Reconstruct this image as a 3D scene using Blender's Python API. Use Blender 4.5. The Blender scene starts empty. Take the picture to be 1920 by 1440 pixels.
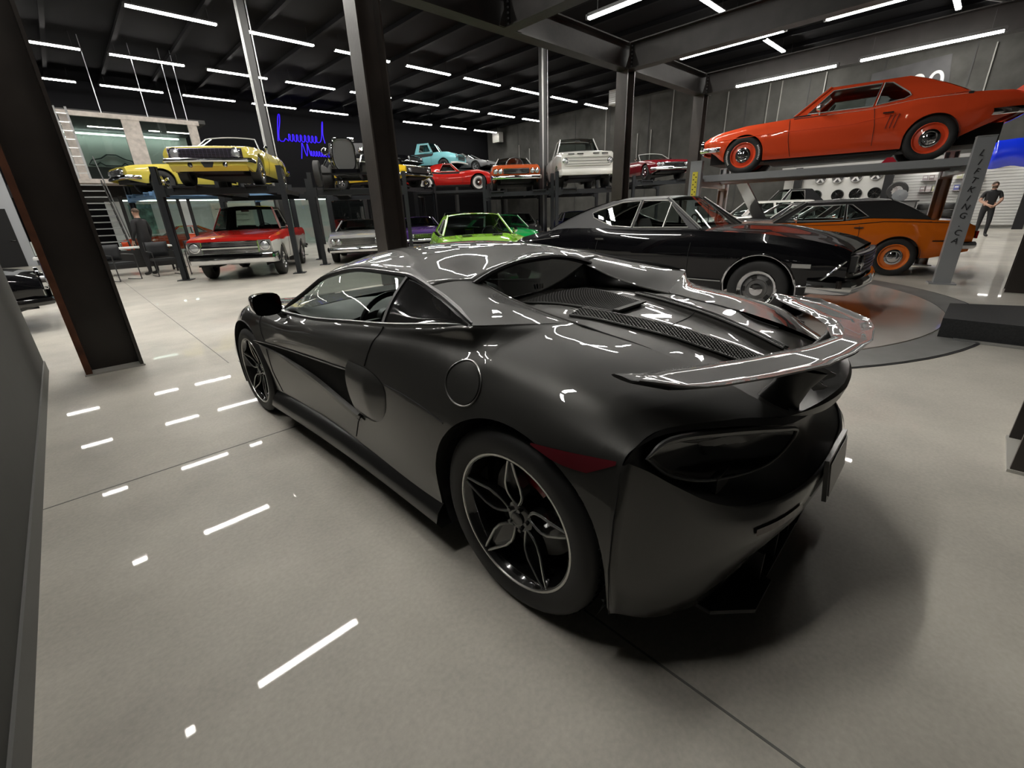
import bpy, bmesh, math, random
import numpy as np
from mathutils import Vector, Matrix
from mathutils.geometry import tessellate_polygon
random.seed(7)
S = bpy.context.scene
COL = S.collection
PI = math.pi

# ---------------------------------------------------------------- camera, world, exposure
def cam_rot(pitch, roll, yaw):
    fw = np.array([math.sin(yaw)*math.cos(pitch), math.cos(yaw)*math.cos(pitch), -math.sin(pitch)])
    rt = np.array([math.cos(yaw), -math.sin(yaw), 0.0]); dn = np.cross(fw, rt)
    c, s = math.cos(roll), math.sin(roll)
    return c*rt+s*dn, -s*rt+c*dn, fw
cr, cd_, cf_ = cam_rot(.3721, .0375, .7609)
cam = bpy.data.cameras.new('camera'); cam.sensor_width = 36; cam.lens = 826.38/1920*36; cam.clip_start = .05; cam.clip_end = 200
co = bpy.data.objects.new('camera', cam); COL.objects.link(co)
M = Matrix.Identity(4)
for i, v in enumerate((cr, -cd_, -cf_)):
    for j in range(3): M[j][i] = float(v[j])
M[0][3], M[1][3], M[2][3] = 0, 0, 1.3588
co.matrix_world = M
S.camera = co
S.view_settings.view_transform = 'Standard'; S.view_settings.look = 'None'
S.view_settings.gamma = 1; S.view_settings.exposure = 0.0
S.view_settings.use_curve_mapping = False
S.cycles.use_denoising = True
S.cycles.max_bounces = 7; S.cycles.diffuse_bounces = 3; S.cycles.glossy_bounces = 4; S.cycles.transparent_max_bounces = 16; S.cycles.transmission_bounces = 4
S.cycles.caustics_reflective = False; S.cycles.caustics_refractive = False
S.cycles.sample_clamp_indirect = 4.0
W = bpy.data.worlds.new('world'); S.world = W; W.use_nodes = True
W.node_tree.nodes['Background'].inputs[0].default_value = (.8, .82, .85, 1)
W.node_tree.nodes['Background'].inputs[1].default_value = .02
TUBE = 128.0      # strength of the near ceiling tubes
TUBE_FAR = 68.0  # the rows at the back are dimmed

# ---------------------------------------------------------------- materials
MATS = {}
def mat(name, col=(.5,.5,.5), rough=.5, metal=0.0, coat=0.0, coat_rough=.03, emit=None, es=0.0, noise=None, bump=None, spec=.5, alpha=1.0):
    """noise=(scale, amount) varies the colour, bump=(scale, strength)"""
    if name in MATS: return MATS[name]
    m = bpy.data.materials.new(name); m.use_nodes = True
    nt = m.node_tree; b = nt.nodes['Principled BSDF']
    b.inputs['Base Color'].default_value = (*col, 1)
    b.inputs['Roughness'].default_value = rough
    b.inputs['Metallic'].default_value = metal
    b.inputs['Coat Weight'].default_value = coat
    b.inputs['Coat Roughness'].default_value = coat_rough
    b.inputs['Specular IOR Level'].default_value = spec
    if emit:
        b.inputs['Emission Color'].default_value = (*emit, 1); b.inputs['Emission Strength'].default_value = es
    tc = None
    if noise or bump:
        tc = nt.nodes.new('ShaderNodeTexCoord')
    if noise:
        n = nt.nodes.new('ShaderNodeTexNoise'); n.inputs['Scale'].default_value = noise[0]; n.inputs['Detail'].default_value = 6
        nt.links.new(tc.outputs['Object'], n.inputs['Vector'])
        r = nt.nodes.new('ShaderNodeValToRGB')
        a = noise[1]
        r.color_ramp.elements[0].position = .3; r.color_ramp.elements[1].position = .7
        r.color_ramp.elements[0].color = (*[max(0, c*(1-a)) for c in col], 1)
        r.color_ramp.elements[1].color = (*[min(1, c*(1+a)) for c in col], 1)
        nt.links.new(n.outputs['Fac'], r.inputs[0]); nt.links.new(r.outputs[0], b.inputs['Base Color'])
    if bump:
        n = nt.nodes.new('ShaderNodeTexNoise'); n.inputs['Scale'].default_value = bump[0]; n.inputs['Detail'].default_value = 4
        nt.links.new(tc.outputs['Object'], n.inputs['Vector'])
        bp = nt.nodes.new('ShaderNodeBump'); bp.inputs['Strength'].default_value = bump[1]; bp.inputs['Distance'].default_value = .01
        nt.links.new(n.outputs['Fac'], bp.inputs['Height']); nt.links.new(bp.outputs[0], b.inputs['Normal'])
    MATS[name] = m
    return m

def glass(name, tint=(.6,.65,.63), refl=.05, rough=.0):
    """thin pane: transparent tint with fresnel gloss on top"""
    if name in MATS: return MATS[name]
    m = bpy.data.materials.new(name); m.use_nodes = True
    nt = m.node_tree; nt.nodes.clear()
    o = nt.nodes.new('ShaderNodeOutputMaterial'); mx = nt.nodes.new('ShaderNodeMixShader')
    t = nt.nodes.new('ShaderNodeBsdfTransparent'); t.inputs[0].default_value = (*tint, 1)
    g = nt.nodes.new('ShaderNodeBsdfGlossy'); g.inputs[0].default_value = (1,1,1,1); g.inputs['Roughness'].default_value = rough
    lw = nt.nodes.new('ShaderNodeLayerWeight'); lw.inputs[0].default_value = .25
    ma = nt.nodes.new('ShaderNodeMath'); ma.operation = 'MULTIPLY_ADD'; ma.inputs[1].default_value = .7; ma.inputs[2].default_value = refl
    nt.links.new(lw.outputs['Fresnel'], ma.inputs[0]); nt.links.new(ma.outputs[0], mx.inputs[0])
    nt.links.new(t.outputs[0], mx.inputs[1]); nt.links.new(g.outputs[0], mx.inputs[2]); nt.links.new(mx.outputs[0], o.inputs[0])
    MATS[name] = m
    return m

def paint(name, col, metal=0.0, rough=.35): return mat(name, col, rough, metal, coat=1.0, coat_rough=.012, spec=.05)

# ---------------------------------------------------------------- mesh builder
class B:
    def __init__(s): s.v = []; s.f = []; s.m = []; s.cur = 0
    def add(s, vs, fs):
        o = len(s.v); s.v += [tuple(map(float, p)) for p in vs]
        for f in fs: s.f.append(tuple(i+o for i in f)); s.m.append(s.cur)
        return s
    def box(s, c, d, rz=0, mat3=None):
        x, y, z = d[0]/2, d[1]/2, d[2]/2
        vs = [(sx*x, sy*y, sz*z) for sx in (-1,1) for sy in (-1,1) for sz in (-1,1)]
        if mat3 is not None: vs = [tuple(mat3 @ Vector(p)) for p in vs]
        elif rz: vs = [(p[0]*math.cos(rz)-p[1]*math.sin(rz), p[0]*math.sin(rz)+p[1]*math.cos(rz), p[2]) for p in vs]
        return s.add([(p[0]+c[0], p[1]+c[1], p[2]+c[2]) for p in vs], [(0,1,3,2),(4,6,7,5),(0,4,5,1),(2,3,7,6),(0,2,6,4),(1,5,7,3)])
    def box2(s, a, b):
        return s.box([(a[i]+b[i])/2 for i in range(3)], [abs(b[i]-a[i]) for i in range(3)])
    def bar(s, a, b, w, h=None, up=(0,0,1)):
        """rectangular bar from a to b"""
        h = h or w
        a = Vector(a); b = Vector(b); d = b-a; L = d.length
        if L < 1e-6: return s
        d.normalize(); u = Vector(up)
        if abs(d.dot(u)) > .98: u = Vector((1,0,0)) if abs(d.x) < .9 else Vector((0,1,0))
        sx = d.cross(u).normalized(); u2 = sx.cross(d)
        m3 = Matrix((sx, d, u2)).transposed()
        return s.box((a+b)/2, (w, L, h), mat3=m3)
    def tube(s, pts, r, n=8, closed=False, rr=None, cap=True):
        pts = [Vector(p) for p in pts]; N = len(pts); base = len(s.v)
        prev = None; vs = []
        for i, p in enumerate(pts):
            if closed: t = pts[(i+1) % N]-pts[i-1]
            else: t = pts[min(i+1, N-1)]-pts[max(i-1, 0)]
            if t.length < 1e-9: t = Vector((0,0,1))
            t.normalize()
            if prev is None:
                u = Vector((0,0,1)) if abs(t.z) < .9 else Vector((1,0,0))
                a = t.cross(u).normalized()
            else:
                a = prev-t*prev.dot(t)
                a = a.normalized() if a.length > 1e-6 else t.orthogonal().normalized()
            prev = a; b = t.cross(a)
            ri = rr[i] if rr else r
            for k in range(n):
                th = 2*PI*k/n; vs.append(p+(a*math.cos(th)+b*math.sin(th))*ri)
        fs = []
        for i in range(N if closed else N-1):
            j = (i+1) % N
            for k in range(n): fs.append((i*n+k, i*n+(k+1) % n, j*n+(k+1) % n, j*n+k))
        if not closed and cap:
            fs.append(tuple(range(n))[::-1]); fs.append(tuple((N-1)*n+k for k in range(n)))
        return s.add(vs, fs)
    def cyl(s, a, b, r, n=16, r2=None):
        return s.tube([a, b], r, n, rr=[r, r if r2 is None else r2])
    def lathe(s, prof, n=32, c=(0,0,0), axis='y', flip=1):
        """prof: (radius, offset along axis)"""
        vs = []; N = len(prof)
        for k in range(n):
            th = 2*PI*k/n
            for r, o in prof:
                if axis == 'y': p = (r*math.cos(th), o*flip, r*math.sin(th))
                elif axis == 'x': p = (o*flip, r*math.cos(th), r*math.sin(th))
                else: p = (r*math.cos(th), r*math.sin(th), o*flip)
                vs.append((p[0]+c[0], p[1]+c[1], p[2]+c[2]))
        fs = []
        for k in range(n):
            k2 = (k+1) % n
            for i in range(N-1): fs.append((k*N+i, k*N+i+1, k2*N+i+1, k2*N+i))
        return s.add(vs, fs)
    def grid(s, P, cu=False, cv=False):
        """P[i][j] points"""
        nu, nv = len(P), len(P[0]); vs = [p for row in P for p in row]; fs = []
        for i in range(nu if cu else nu-1):
            for j in range(nv if cv else nv-1):
                i2, j2 = (i+1) % nu, (j+1) % nv
                fs.append((i*nv+j, i2*nv+j, i2*nv+j2, i*nv+j2))
        return s.add(vs, fs)
    def poly(s, outer, holes=(), f3=None):
        """flat 2D polygon with holes mapped to 3D by f3"""
        pl = [[Vector((p[0], p[1], 0)) for p in outer]] + [[Vector((p[0], p[1], 0)) for p in h] for h in holes]
        tri = tessellate_polygon(pl); fl = [p for l in pl for p in l]
        return s.add([f3(p.x, p.y) for p in fl], [tuple(t) for t in tri])
    def prism(s, pts, axis, a, b):
        """2D polygon extruded along axis between a and b"""
        n = len(pts)
        def m(p, q):
            return (q, p[0], p[1]) if axis == 'x' else (p[0], q, p[1]) if axis == 'y' else (p[0], p[1], q)
        vs = [m(p, a) for p in pts]+[m(p, b) for p in pts]
        fs = [tuple(range(n)), tuple(range(n, 2*n))[::-1]]+[(i, i+n, (i+1) % n+n, (i+1) % n) for i in range(n)]
        return s.add(vs, fs)
    def sides(s, name, mats, parent, **k):
        a = s.build(name, mats, parent, **k)
        c = B(); c.v = [(p[0], -p[1], p[2]) for p in s.v]; c.f = [f[::-1] for f in s.f]; c.m = list(s.m)
        return a, c.build(name, mats, parent, **k)
    def mirror_y(s):
        o = len(s.v); nf = len(s.f)
        s.v += [(p[0], -p[1], p[2]) for p in s.v]
        for k in range(nf): s.f.append(tuple(i+o for i in s.f[k])[::-1]); s.m.append(s.m[k])
        return s
    def build(s, name, mats, parent=None, smooth=True, sharp=35, merge=False, solid=None):
        me = bpy.data.meshes.new(name); me.from_pydata(s.v, [], s.f)
        if not isinstance(mats, (list, tuple)): mats = [mats]
        for m in mats: me.materials.append(m)
        if len(mats) > 1: me.polygons.foreach_set('material_index', s.m)
        bm = bmesh.new(); bm.from_mesh(me)
        if merge: bmesh.ops.remove_doubles(bm, verts=bm.verts, dist=.0006)
        bmesh.ops.recalc_face_normals(bm, faces=bm.faces)
        bm.to_mesh(me); bm.free()
        if smooth:
            me.polygons.foreach_set('use_smooth', [True]*len(me.polygons))
            me.set_sharp_from_angle(angle=math.radians(sharp))
        o = bpy.data.objects.new(name, me); COL.objects.link(o)
        if parent: o.parent = parent
        if solid:
            md = o.modifiers.new('s', 'SOLIDIFY'); md.thickness = solid; md.offset = -1
        return o

def tag(o, label=None, cat=None, group=None, kind=None):
    if label: o['label'] = label
    if cat: o['category'] = cat
    if group: o['group'] = group
    if kind: o['kind'] = kind
    return o
def thing(name, label, cat, loc=(0,0,0), rz=0, group=None):
    o = bpy.data.objects.new(name, None); COL.objects.link(o); o.empty_display_size = .1
    o.location = loc; o.rotation_euler = (0, 0, rz)
    return tag(o, label, cat, group)
def copy_tree(o, parent=None):
    c = o.copy(); COL.objects.link(c)
    if parent: c.parent = parent
    for ch in list(o.children): copy_tree(ch, c)
    return c
def cr_eval(P, t):
    """Catmull-Rom through numpy control points P (n,d) at parameter t in [0, n-1]"""
    n = len(P); i = int(min(max(math.floor(t), 0), n-2)); u = t-i
    p1, p2 = P[i], P[i+1]
    p0 = P[i-1] if i > 0 else 2*p1-p2
    p3 = P[i+2] if i+2 < n else 2*p2-p1
    return .5*((2*p1)+(p2-p0)*u+(2*p0-5*p1+4*p2-p3)*u*u+(3*p1-p0-3*p2+p3)*u**3)
def interp(tab, x):
    """smooth interpolation (monotone cubic) of a sorted table [(x, v..)]"""
    X = [t[0] for t in tab]
    if x <= X[0]: return np.array(tab[0][1:], float)
    if x >= X[-1]: return np.array(tab[-1][1:], float)
    k = max(i for i in range(len(X)) if X[i] <= x); k = min(k, len(X)-2)
    V = [np.array(t[1:], float) for t in tab]
    def slope(i):
        if i == 0: return (V[1]-V[0])/(X[1]-X[0])
        if i == len(X)-1: return (V[-1]-V[-2])/(X[-1]-X[-2])
        d0 = (V[i]-V[i-1])/(X[i]-X[i-1]); d1 = (V[i+1]-V[i])/(X[i+1]-X[i])
        out = np.where(d0*d1 > 0, 2*d0*d1/np.where(np.abs(d0+d1) < 1e-9, 1, d0+d1), 0)
        return out
    h = X[k+1]-X[k]; t = (x-X[k])/h; m0, m1 = slope(k)*h, slope(k+1)*h
    return (2*t**3-3*t*t+1)*V[k]+(t**3-2*t*t+t)*m0+(-2*t**3+3*t*t)*V[k+1]+(t**3-t*t)*m1
def lin(tab, x): return float(np.interp(x, [t[0] for t in tab], [t[1] for t in tab]))

# common materials
BLACKP = mat('black_plastic', (.012,.012,.012), .45)
GLOSSB = mat('gloss_black', (.008,.008,.008), .12, coat=1)
MATTEB = mat('matte_black', (.01,.01,.011), .8)
RUBBER = mat('tyre_rubber', (.014,.014,.014), .62, noise=(8,.15))
CHROME = mat('chrome', (.82,.83,.85), .07, 1.0)
SILVER = mat('silver_metal', (.55,.56,.57), .28, 1.0)
WHITEP = mat('white_plastic', (.75,.75,.74), .5)
GLASS_D = glass('dark_tinted_glass', (.16,.18,.18), .05)
GLASS_C = glass('clear_glass', (.72,.78,.76), .05)
LENS = mat('lamp_lens', (.5,.52,.55), .15, .6, coat=1)
REDL = mat('red_lens', (.25,.005,.012), .15, coat=1)
INTER = mat('dark_interior', (.02,.02,.021), .6)

# ---------------------------------------------------------------- building shell
def concrete(name, col, rough, coat, coat_rough, sc=.6, am=.18):
    m = bpy.data.materials.new(name); m.use_nodes = True; nt = m.node_tree; b = nt.nodes['Principled BSDF']
    tc = nt.nodes.new('ShaderNodeTexCoord')
    n1 = nt.nodes.new('ShaderNodeTexNoise'); n1.inputs['Scale'].default_value = sc; n1.inputs['Detail'].default_value = 8; n1.inputs['Roughness'].default_value = .62
    n2 = nt.nodes.new('ShaderNodeTexNoise'); n2.inputs['Scale'].default_value = 60; n2.inputs['Detail'].default_value = 4
    r = nt.nodes.new('ShaderNodeValToRGB'); r.color_ramp.elements[0].position = .3; r.color_ramp.elements[1].position = .72
    r.color_ramp.elements[0].color = (*[c*(1-am) for c in col], 1); r.color_ramp.elements[1].color = (*[c*(1+am) for c in col], 1)
    mx = nt.nodes.new('ShaderNodeMix'); mx.data_type = 'RGBA'; mx.blend_type = 'OVERLAY'; mx.inputs[0].default_value = .18
    nt.links.new(tc.outputs['Object'], n1.inputs['Vector']); nt.links.new(tc.outputs['Object'], n2.inputs['Vector'])
    nt.links.new(n1.outputs['Fac'], r.inputs[0]); nt.links.new(r.outputs[0], mx.inputs[6]); nt.links.new(n2.outputs['Fac'], mx.inputs[7]); nt.links.new(mx.outputs[2], b.inputs['Base Color'])
    mr = nt.nodes.new('ShaderNodeMapRange'); mr.inputs[3].default_value = rough*.8; mr.inputs[4].default_value = rough*1.2
    nt.links.new(n1.outputs['Fac'], mr.inputs[0]); nt.links.new(mr.outputs[0], b.inputs['Roughness'])
    b.inputs['Coat Weight'].default_value = coat; b.inputs['Coat Roughness'].default_value = coat_rough; b.inputs['Coat IOR'].default_value = 1.4
    MATS[name] = m
    return m
FLOOR = concrete('polished_concrete', (.50,.475,.42), .55, .42, .025, .8, .24)
FLOOR.node_tree.nodes['Principled BSDF'].inputs['Specular IOR Level'].default_value = .25
WALLG = mat('grey_wall_paint', (.05,.05,.047), .7, spec=.3, noise=(.8,.15), bump=(4,.2))
WALLC = mat('concrete_wall', (.072,.072,.067), .85, spec=.2, noise=(1.2,.25), bump=(8,.3))
WALLK = mat('black_wall_paint', (.0045,.0045,.0055), .85, spec=.12)
CEILM = mat('black_ceiling', (.004,.004,.005), .9, spec=.12)
STEEL = mat('painted_steel', (.015,.0135,.0128), .5, 0, spec=.2, noise=(3,.25), bump=(30,.15))
RUST = mat('rusty_brown_steel', (.10,.038,.02), .55, 0, spec=.3, noise=(5,.5), bump=(25,.3))
COLM = mat('dark_brown_steel', (.022,.0175,.015), .36, 0, noise=(2.5,.3), bump=(20,.12))
TUBEM = mat('led_tube', (1,1,1), .5, emit=(1, .965, .9), es=TUBE)
TUBEF = mat('led_tube_dimmed', (1,1,1), .5, emit=(1, .965, .9), es=TUBE_FAR)
def struct(name, b, m, parent=None, **k):
    o = b.build(name, m, parent, **k)
    if parent is None: o['kind'] = 'structure'
    return o
b = B(); b.box2((-14,-12,-.2),(34,36,0)); floor = struct('floor', b, FLOOR, smooth=False)
jt = mat('floor_joint', (.16,.155,.145), .7)
for nm, p, q in (('floor_joint', (.99,-12), (.99,5.2)), ('floor_joint', (.90,5.2), (.90,30)), ('floor_joint', (-14,3.1), (34,3.1))):
    b = B(); b.box(((p[0]+q[0])/2, (p[1]+q[1])/2, .0006), (max(.008, abs(q[0]-p[0])), max(.008, abs(q[1]-p[1])), .0012)); b.build(nm, jt, floor, smooth=False)
b = B(); b.box2((-14,-12,8.2),(34,36,8.4)); ceil = struct('ceiling', b, CEILM, smooth=False)
for y in ():
    b = B(); b.box((10, y, 7.95), (47, .10, .30)); b.box((10, y, 7.8), (47, .22, .03)); b.build('girder', CEILM, ceil, smooth=False)
for x in np.arange(-12, 30, 1.95):
    b = B(); b.box((x, 12, 8.12), (.07, 46, .14)); b.box((x, 12, 8.03), (.14, 46, .02)); b.build('joist', mat('joist_dark', (.003,.003,.004), .8, spec=.12), ceil, smooth=False)
b = B(); b.box2((-14,33.5,0),(30.2,33.8,8.2)); struct('wall_back', b, WALLK, smooth=False)
b = B(); b.box2((30,-12,0),(30.3,33.5,8.2)); wr = struct('wall_right', b, WALLC, smooth=False)
# vertical panel joints and pipes on the concrete wall
for y in list(np.arange(-10, 33, 3.05)):
    b = B(); b.box((29.985, y, 4.2), (.03, .05, 7.8)); b.build('panel_joint', mat('joint_dark', (.05,.05,.05), .8), wr, smooth=False)
b = B(); b.box2((-14,-12.3,0),(34,-12,8.2)); struct('wall_front', b, WALLG, smooth=False)
b = B(); b.box2((-14.2,-12,0),(-14,36,8.2)); struct('wall_far_left', b, WALLG, smooth=False)
b = B(); b.box2((-.62,-3.2,0),(-.462,6.42,3.3)); wl = struct('wall_left', b, WALLG, smooth=False)
b = B(); b.box2((-.462,-3.2,0.0),(-.452,6.43,.11)); b.box2((-.62,6.42,0),(-.452,6.43,.11)); bo = b.build('baseboard_left', mat('baseboard_grey', (.11,.11,.105), .6), None, smooth=False); bo['kind'] = 'structure'

# ---------------------------------------------------------------- steel columns and beams
def ibeam(b, p, q, dep, wid, tf=.022, tw=.016, upv=(0,0,1)):
    """rolled section from p to q; dep along up vector, flanges at both ends of dep"""
    p = Vector(p); q = Vector(q); u = Vector(upv)
    b.bar(p, q, tw, dep-tf, up=u)
    b.bar(p+u*(dep/2-tf/2), q+u*(dep/2-tf/2), wid, tf, up=u); b.bar(p-u*(dep/2-tf/2), q-u*(dep/2-tf/2), wid, tf, up=u)
def column(label, x0, x1, y0, y1, top, mt=COLM, base=True):
    cx, cy = (x0+x1)/2, (y0+y1)/2
    t = thing('steel_column', label, 'column', (cx, cy, 0), group='steel columns')
    dx, dy = x1-x0, y1-y0
    b = B(); b.box((0, 0, top/2), (dx-.03, .02, top)); b.build('web', mt, t, smooth=False)
    for s in (-1, 1):
        fw = .05 if s < 0 and x0 < 0 else .028
        b = B(); b.box((s*(dx/2-fw/2), 0, top/2), (fw, dy, top)); b.build('flange', RUST if s < 0 and x0 < 0 else mt, t, smooth=False)
    b = B(); b.box((0, 0, .008), (dx+.02, dy+.02, .016)); b.build('base_plate', mat('floor_edge_steel', (.35,.34,.31), .5), t, smooth=False)
    return t
column('brown steel column at the far left, closest to the grey wall', -.182, .271, 5.85, 6.2, 8.2)
column('thick brown steel column rising behind the roof of the graphite sports car', 4.06, 4.48, 7.3, 7.66, 8.2)
column('dark steel column behind the black vinyl roof of the black muscle car', 11.45, 11.8, 7.35, 7.68, 4.62)
column('dark steel column beside the yellow labelled lift post', 15.87, 16.2, 7.35, 7.68, 4.62)
column('dark brown steel column cut by the right edge of the picture in the foreground', 3.22, 3.71, -.80, -.37, 8.2)
column('dark brown steel column at the right edge, behind the low black platform', 9.62, 10.05, -.72, -.36, 8.2)
# slim column with conduits behind the lifts
for lab, x, y in (('slim grey column with conduits between the orange hood-scoop car and the white pickup', 16.1, 14.4), ('slim grey column with conduits behind the yellow convertible', 5.95, 17.8)):
    t = thing('conduit_column', lab, 'column', (x, y, 0), group='steel columns')
    b = B(); b.box((0, 0, 4.1), (.22, .22, 8.2)); b.build('post', mat('grey_post', (.06,.06,.062), .5), t, smooth=False)
    for dx in (-.17, -.13, .15):
        b = B(); b.cyl((dx, -.14, 2.6 if dx > 0 else 0.1), (dx, -.14, 8.15), .022, 8); b.build('conduit', mat('galvanised_pipe', (.5,.5,.5), .35, .8), t)
BT, BZ = .57, 4.90
def beam(lab, p, q):
    b = B(); ibeam(b, p, q, BT, .30, .025, .018)
    o = b.build('steel_beam', STEEL, None, smooth=False); tag(o, lab, 'beam', 'mezzanine frame beams'); return o
beam('long steel beam running across the top along the row of columns', (2.2, 7.5, BZ), (16.2, 7.5, BZ))
ends = [7.3, 11.62, 16.03]
for i, x in enumerate(ends):
    beam(['cross beam meeting the long beam left of the middle column, bolt row at its end', 'cross beam above the dark column behind the black muscle car', 'cross beam above the column beside the yellow labelled post', 'cross beam above the rear of the raised orange-red coupe', 'far cross beam nearest the concrete wall'][i], (x, 7.35, BZ), (x, -8, BZ))
    t = thing('beam_joint', ['bolted plate where the first cross beam meets the long beam', 'bolted plate above the column behind the black muscle car', 'bolted plate above the column beside the yellow labelled post', 'bolted plate at the fourth cross beam', 'bolted plate at the far cross beam'][i], 'bracket', (x, 7.34, BZ), group='beam joint plates')
    b = B(); b.prism([(-.30,-.28),(.30,-.28),(.16,.0),(.16,.28),(-.16,.28),(-.16,0)], 'y', -.02, .0); b.prism([(0,-.28),(-.5,-.28),(-.14,.28),(0,.28)], 'x', .05, .07); b.build('gusset', STEEL, t, smooth=False)
    for k in range(6):
        for sx in (-.09, .09):
            b = B(); b.cyl((sx, -.02, -.22+.085*k), (sx, -.045, -.22+.085*k), .018, 6); b.build('bolt', SILVER, t)
for i, y in enumerate(()):
    beam(['secondary beam parallel to the long beam, one bay nearer', 'secondary beam parallel to the long beam, two bays nearer'][i], (2.2, y, BZ), (29.9, y, BZ))

# ---------------------------------------------------------------- ceiling lights
def strip(loc, rz=0, L=2.44, w=.14, tm=None):
    t = thing('ceiling_light', 'white LED tube light', 'light', loc, rz, None)
    b = B(); b.box((0, 0, .045), (L+.05, w*.7, .06)); b.box((0, 0, .012), (L, w*1.35, .008)); b.build('housing', BLACKP, t, smooth=False)  # wider plate added to keep the tube's light off the ceiling
    b = B(); b.box((0, 0, -.010), (L, w, .036)); b.build('diffuser', tm or TUBEM, t, smooth=False)
    for s in (-1, 1):
        b = B(); b.box((s*(L/2+.03), 0, .01), (.05, w*1.1, .09)); b.build('end_cap', BLACKP, t, smooth=False)
        b = B(); b.cyl((s*(L/2-.2), 0, .06), (s*(L/2-.2), 0, 8.2-loc[2] if loc[2] > 6 else 5.4-loc[2]), .006, 5); b.build('hanger', BLACKP, t)
    return t
first = None
rowlab = {20.1: 'third row from the back wall', 25.7: 'second row from the back wall', 31.2: 'row nearest the back wall', 14.9: 'row above the pickup lift', 8.4: 'row above the long beam', 2.7: 'row over the platform'}
proto = strip((0, 0, 7.66)); protof = strip((0, 0, 7.66), tm=TUBEF)
used = set()
ordn = ['leftmost', 'second', 'third', 'fourth', 'fifth', 'sixth', 'seventh', 'eighth', 'ninth', 'tenth', 'eleventh']
for y, txt in rowlab.items():
    for k in range(-1, 9):
        x = 1.33+3.3*k
        if y in (14.9,) and k > 2: continue
        if y < -5 or (y < 0 and k > 0): continue
        if y == 2.7 and 0 < k < 4: continue
        pq = protof if y > 19 else proto
        o = pq if pq.name not in used else copy_tree(pq); used.add(pq.name)
        o.location = (x, y, 7.66); o['label'] = 'white ceiling tube light, %s from the left in the %s' % (ordn[k+1], txt); o['group'] = 'ceiling tube lights'
mz = [(8.95,5.5,4.98),(13.05,5.55,4.98),(15.4,4.95,4.55),(13.1,2.3,4.98),(15.4,2.0,4.55)]
mzl = ['between the middle cross beams, nearest the long beam', 'above the hood of the raised orange-red coupe', 'lower one above the raised coupe windshield', 'at the top edge above the raised coupe', 'just above the banner']
pz = strip((0, 0, 4.98), PI/2, L=2.44, w=.085, tm=TUBEF)
for i, (x, y, zz) in enumerate(mz):
    o = pz if i == 0 else copy_tree(pz)
    o.location = (x, y, zz); o['label'] = 'slim tube light hung under the frame, '+mzl[i]; o['group'] = 'tube lights under the mezzanine frame'
# a tube running the other way near the left column
o = copy_tree(proto); o.location = (.2, 7.1, 7.66); o.rotation_euler = (0,0,PI/2); o['label'] = 'ceiling tube light turned lengthwise beside the left brown column'; o['group'] = 'ceiling tube lights'

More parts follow.
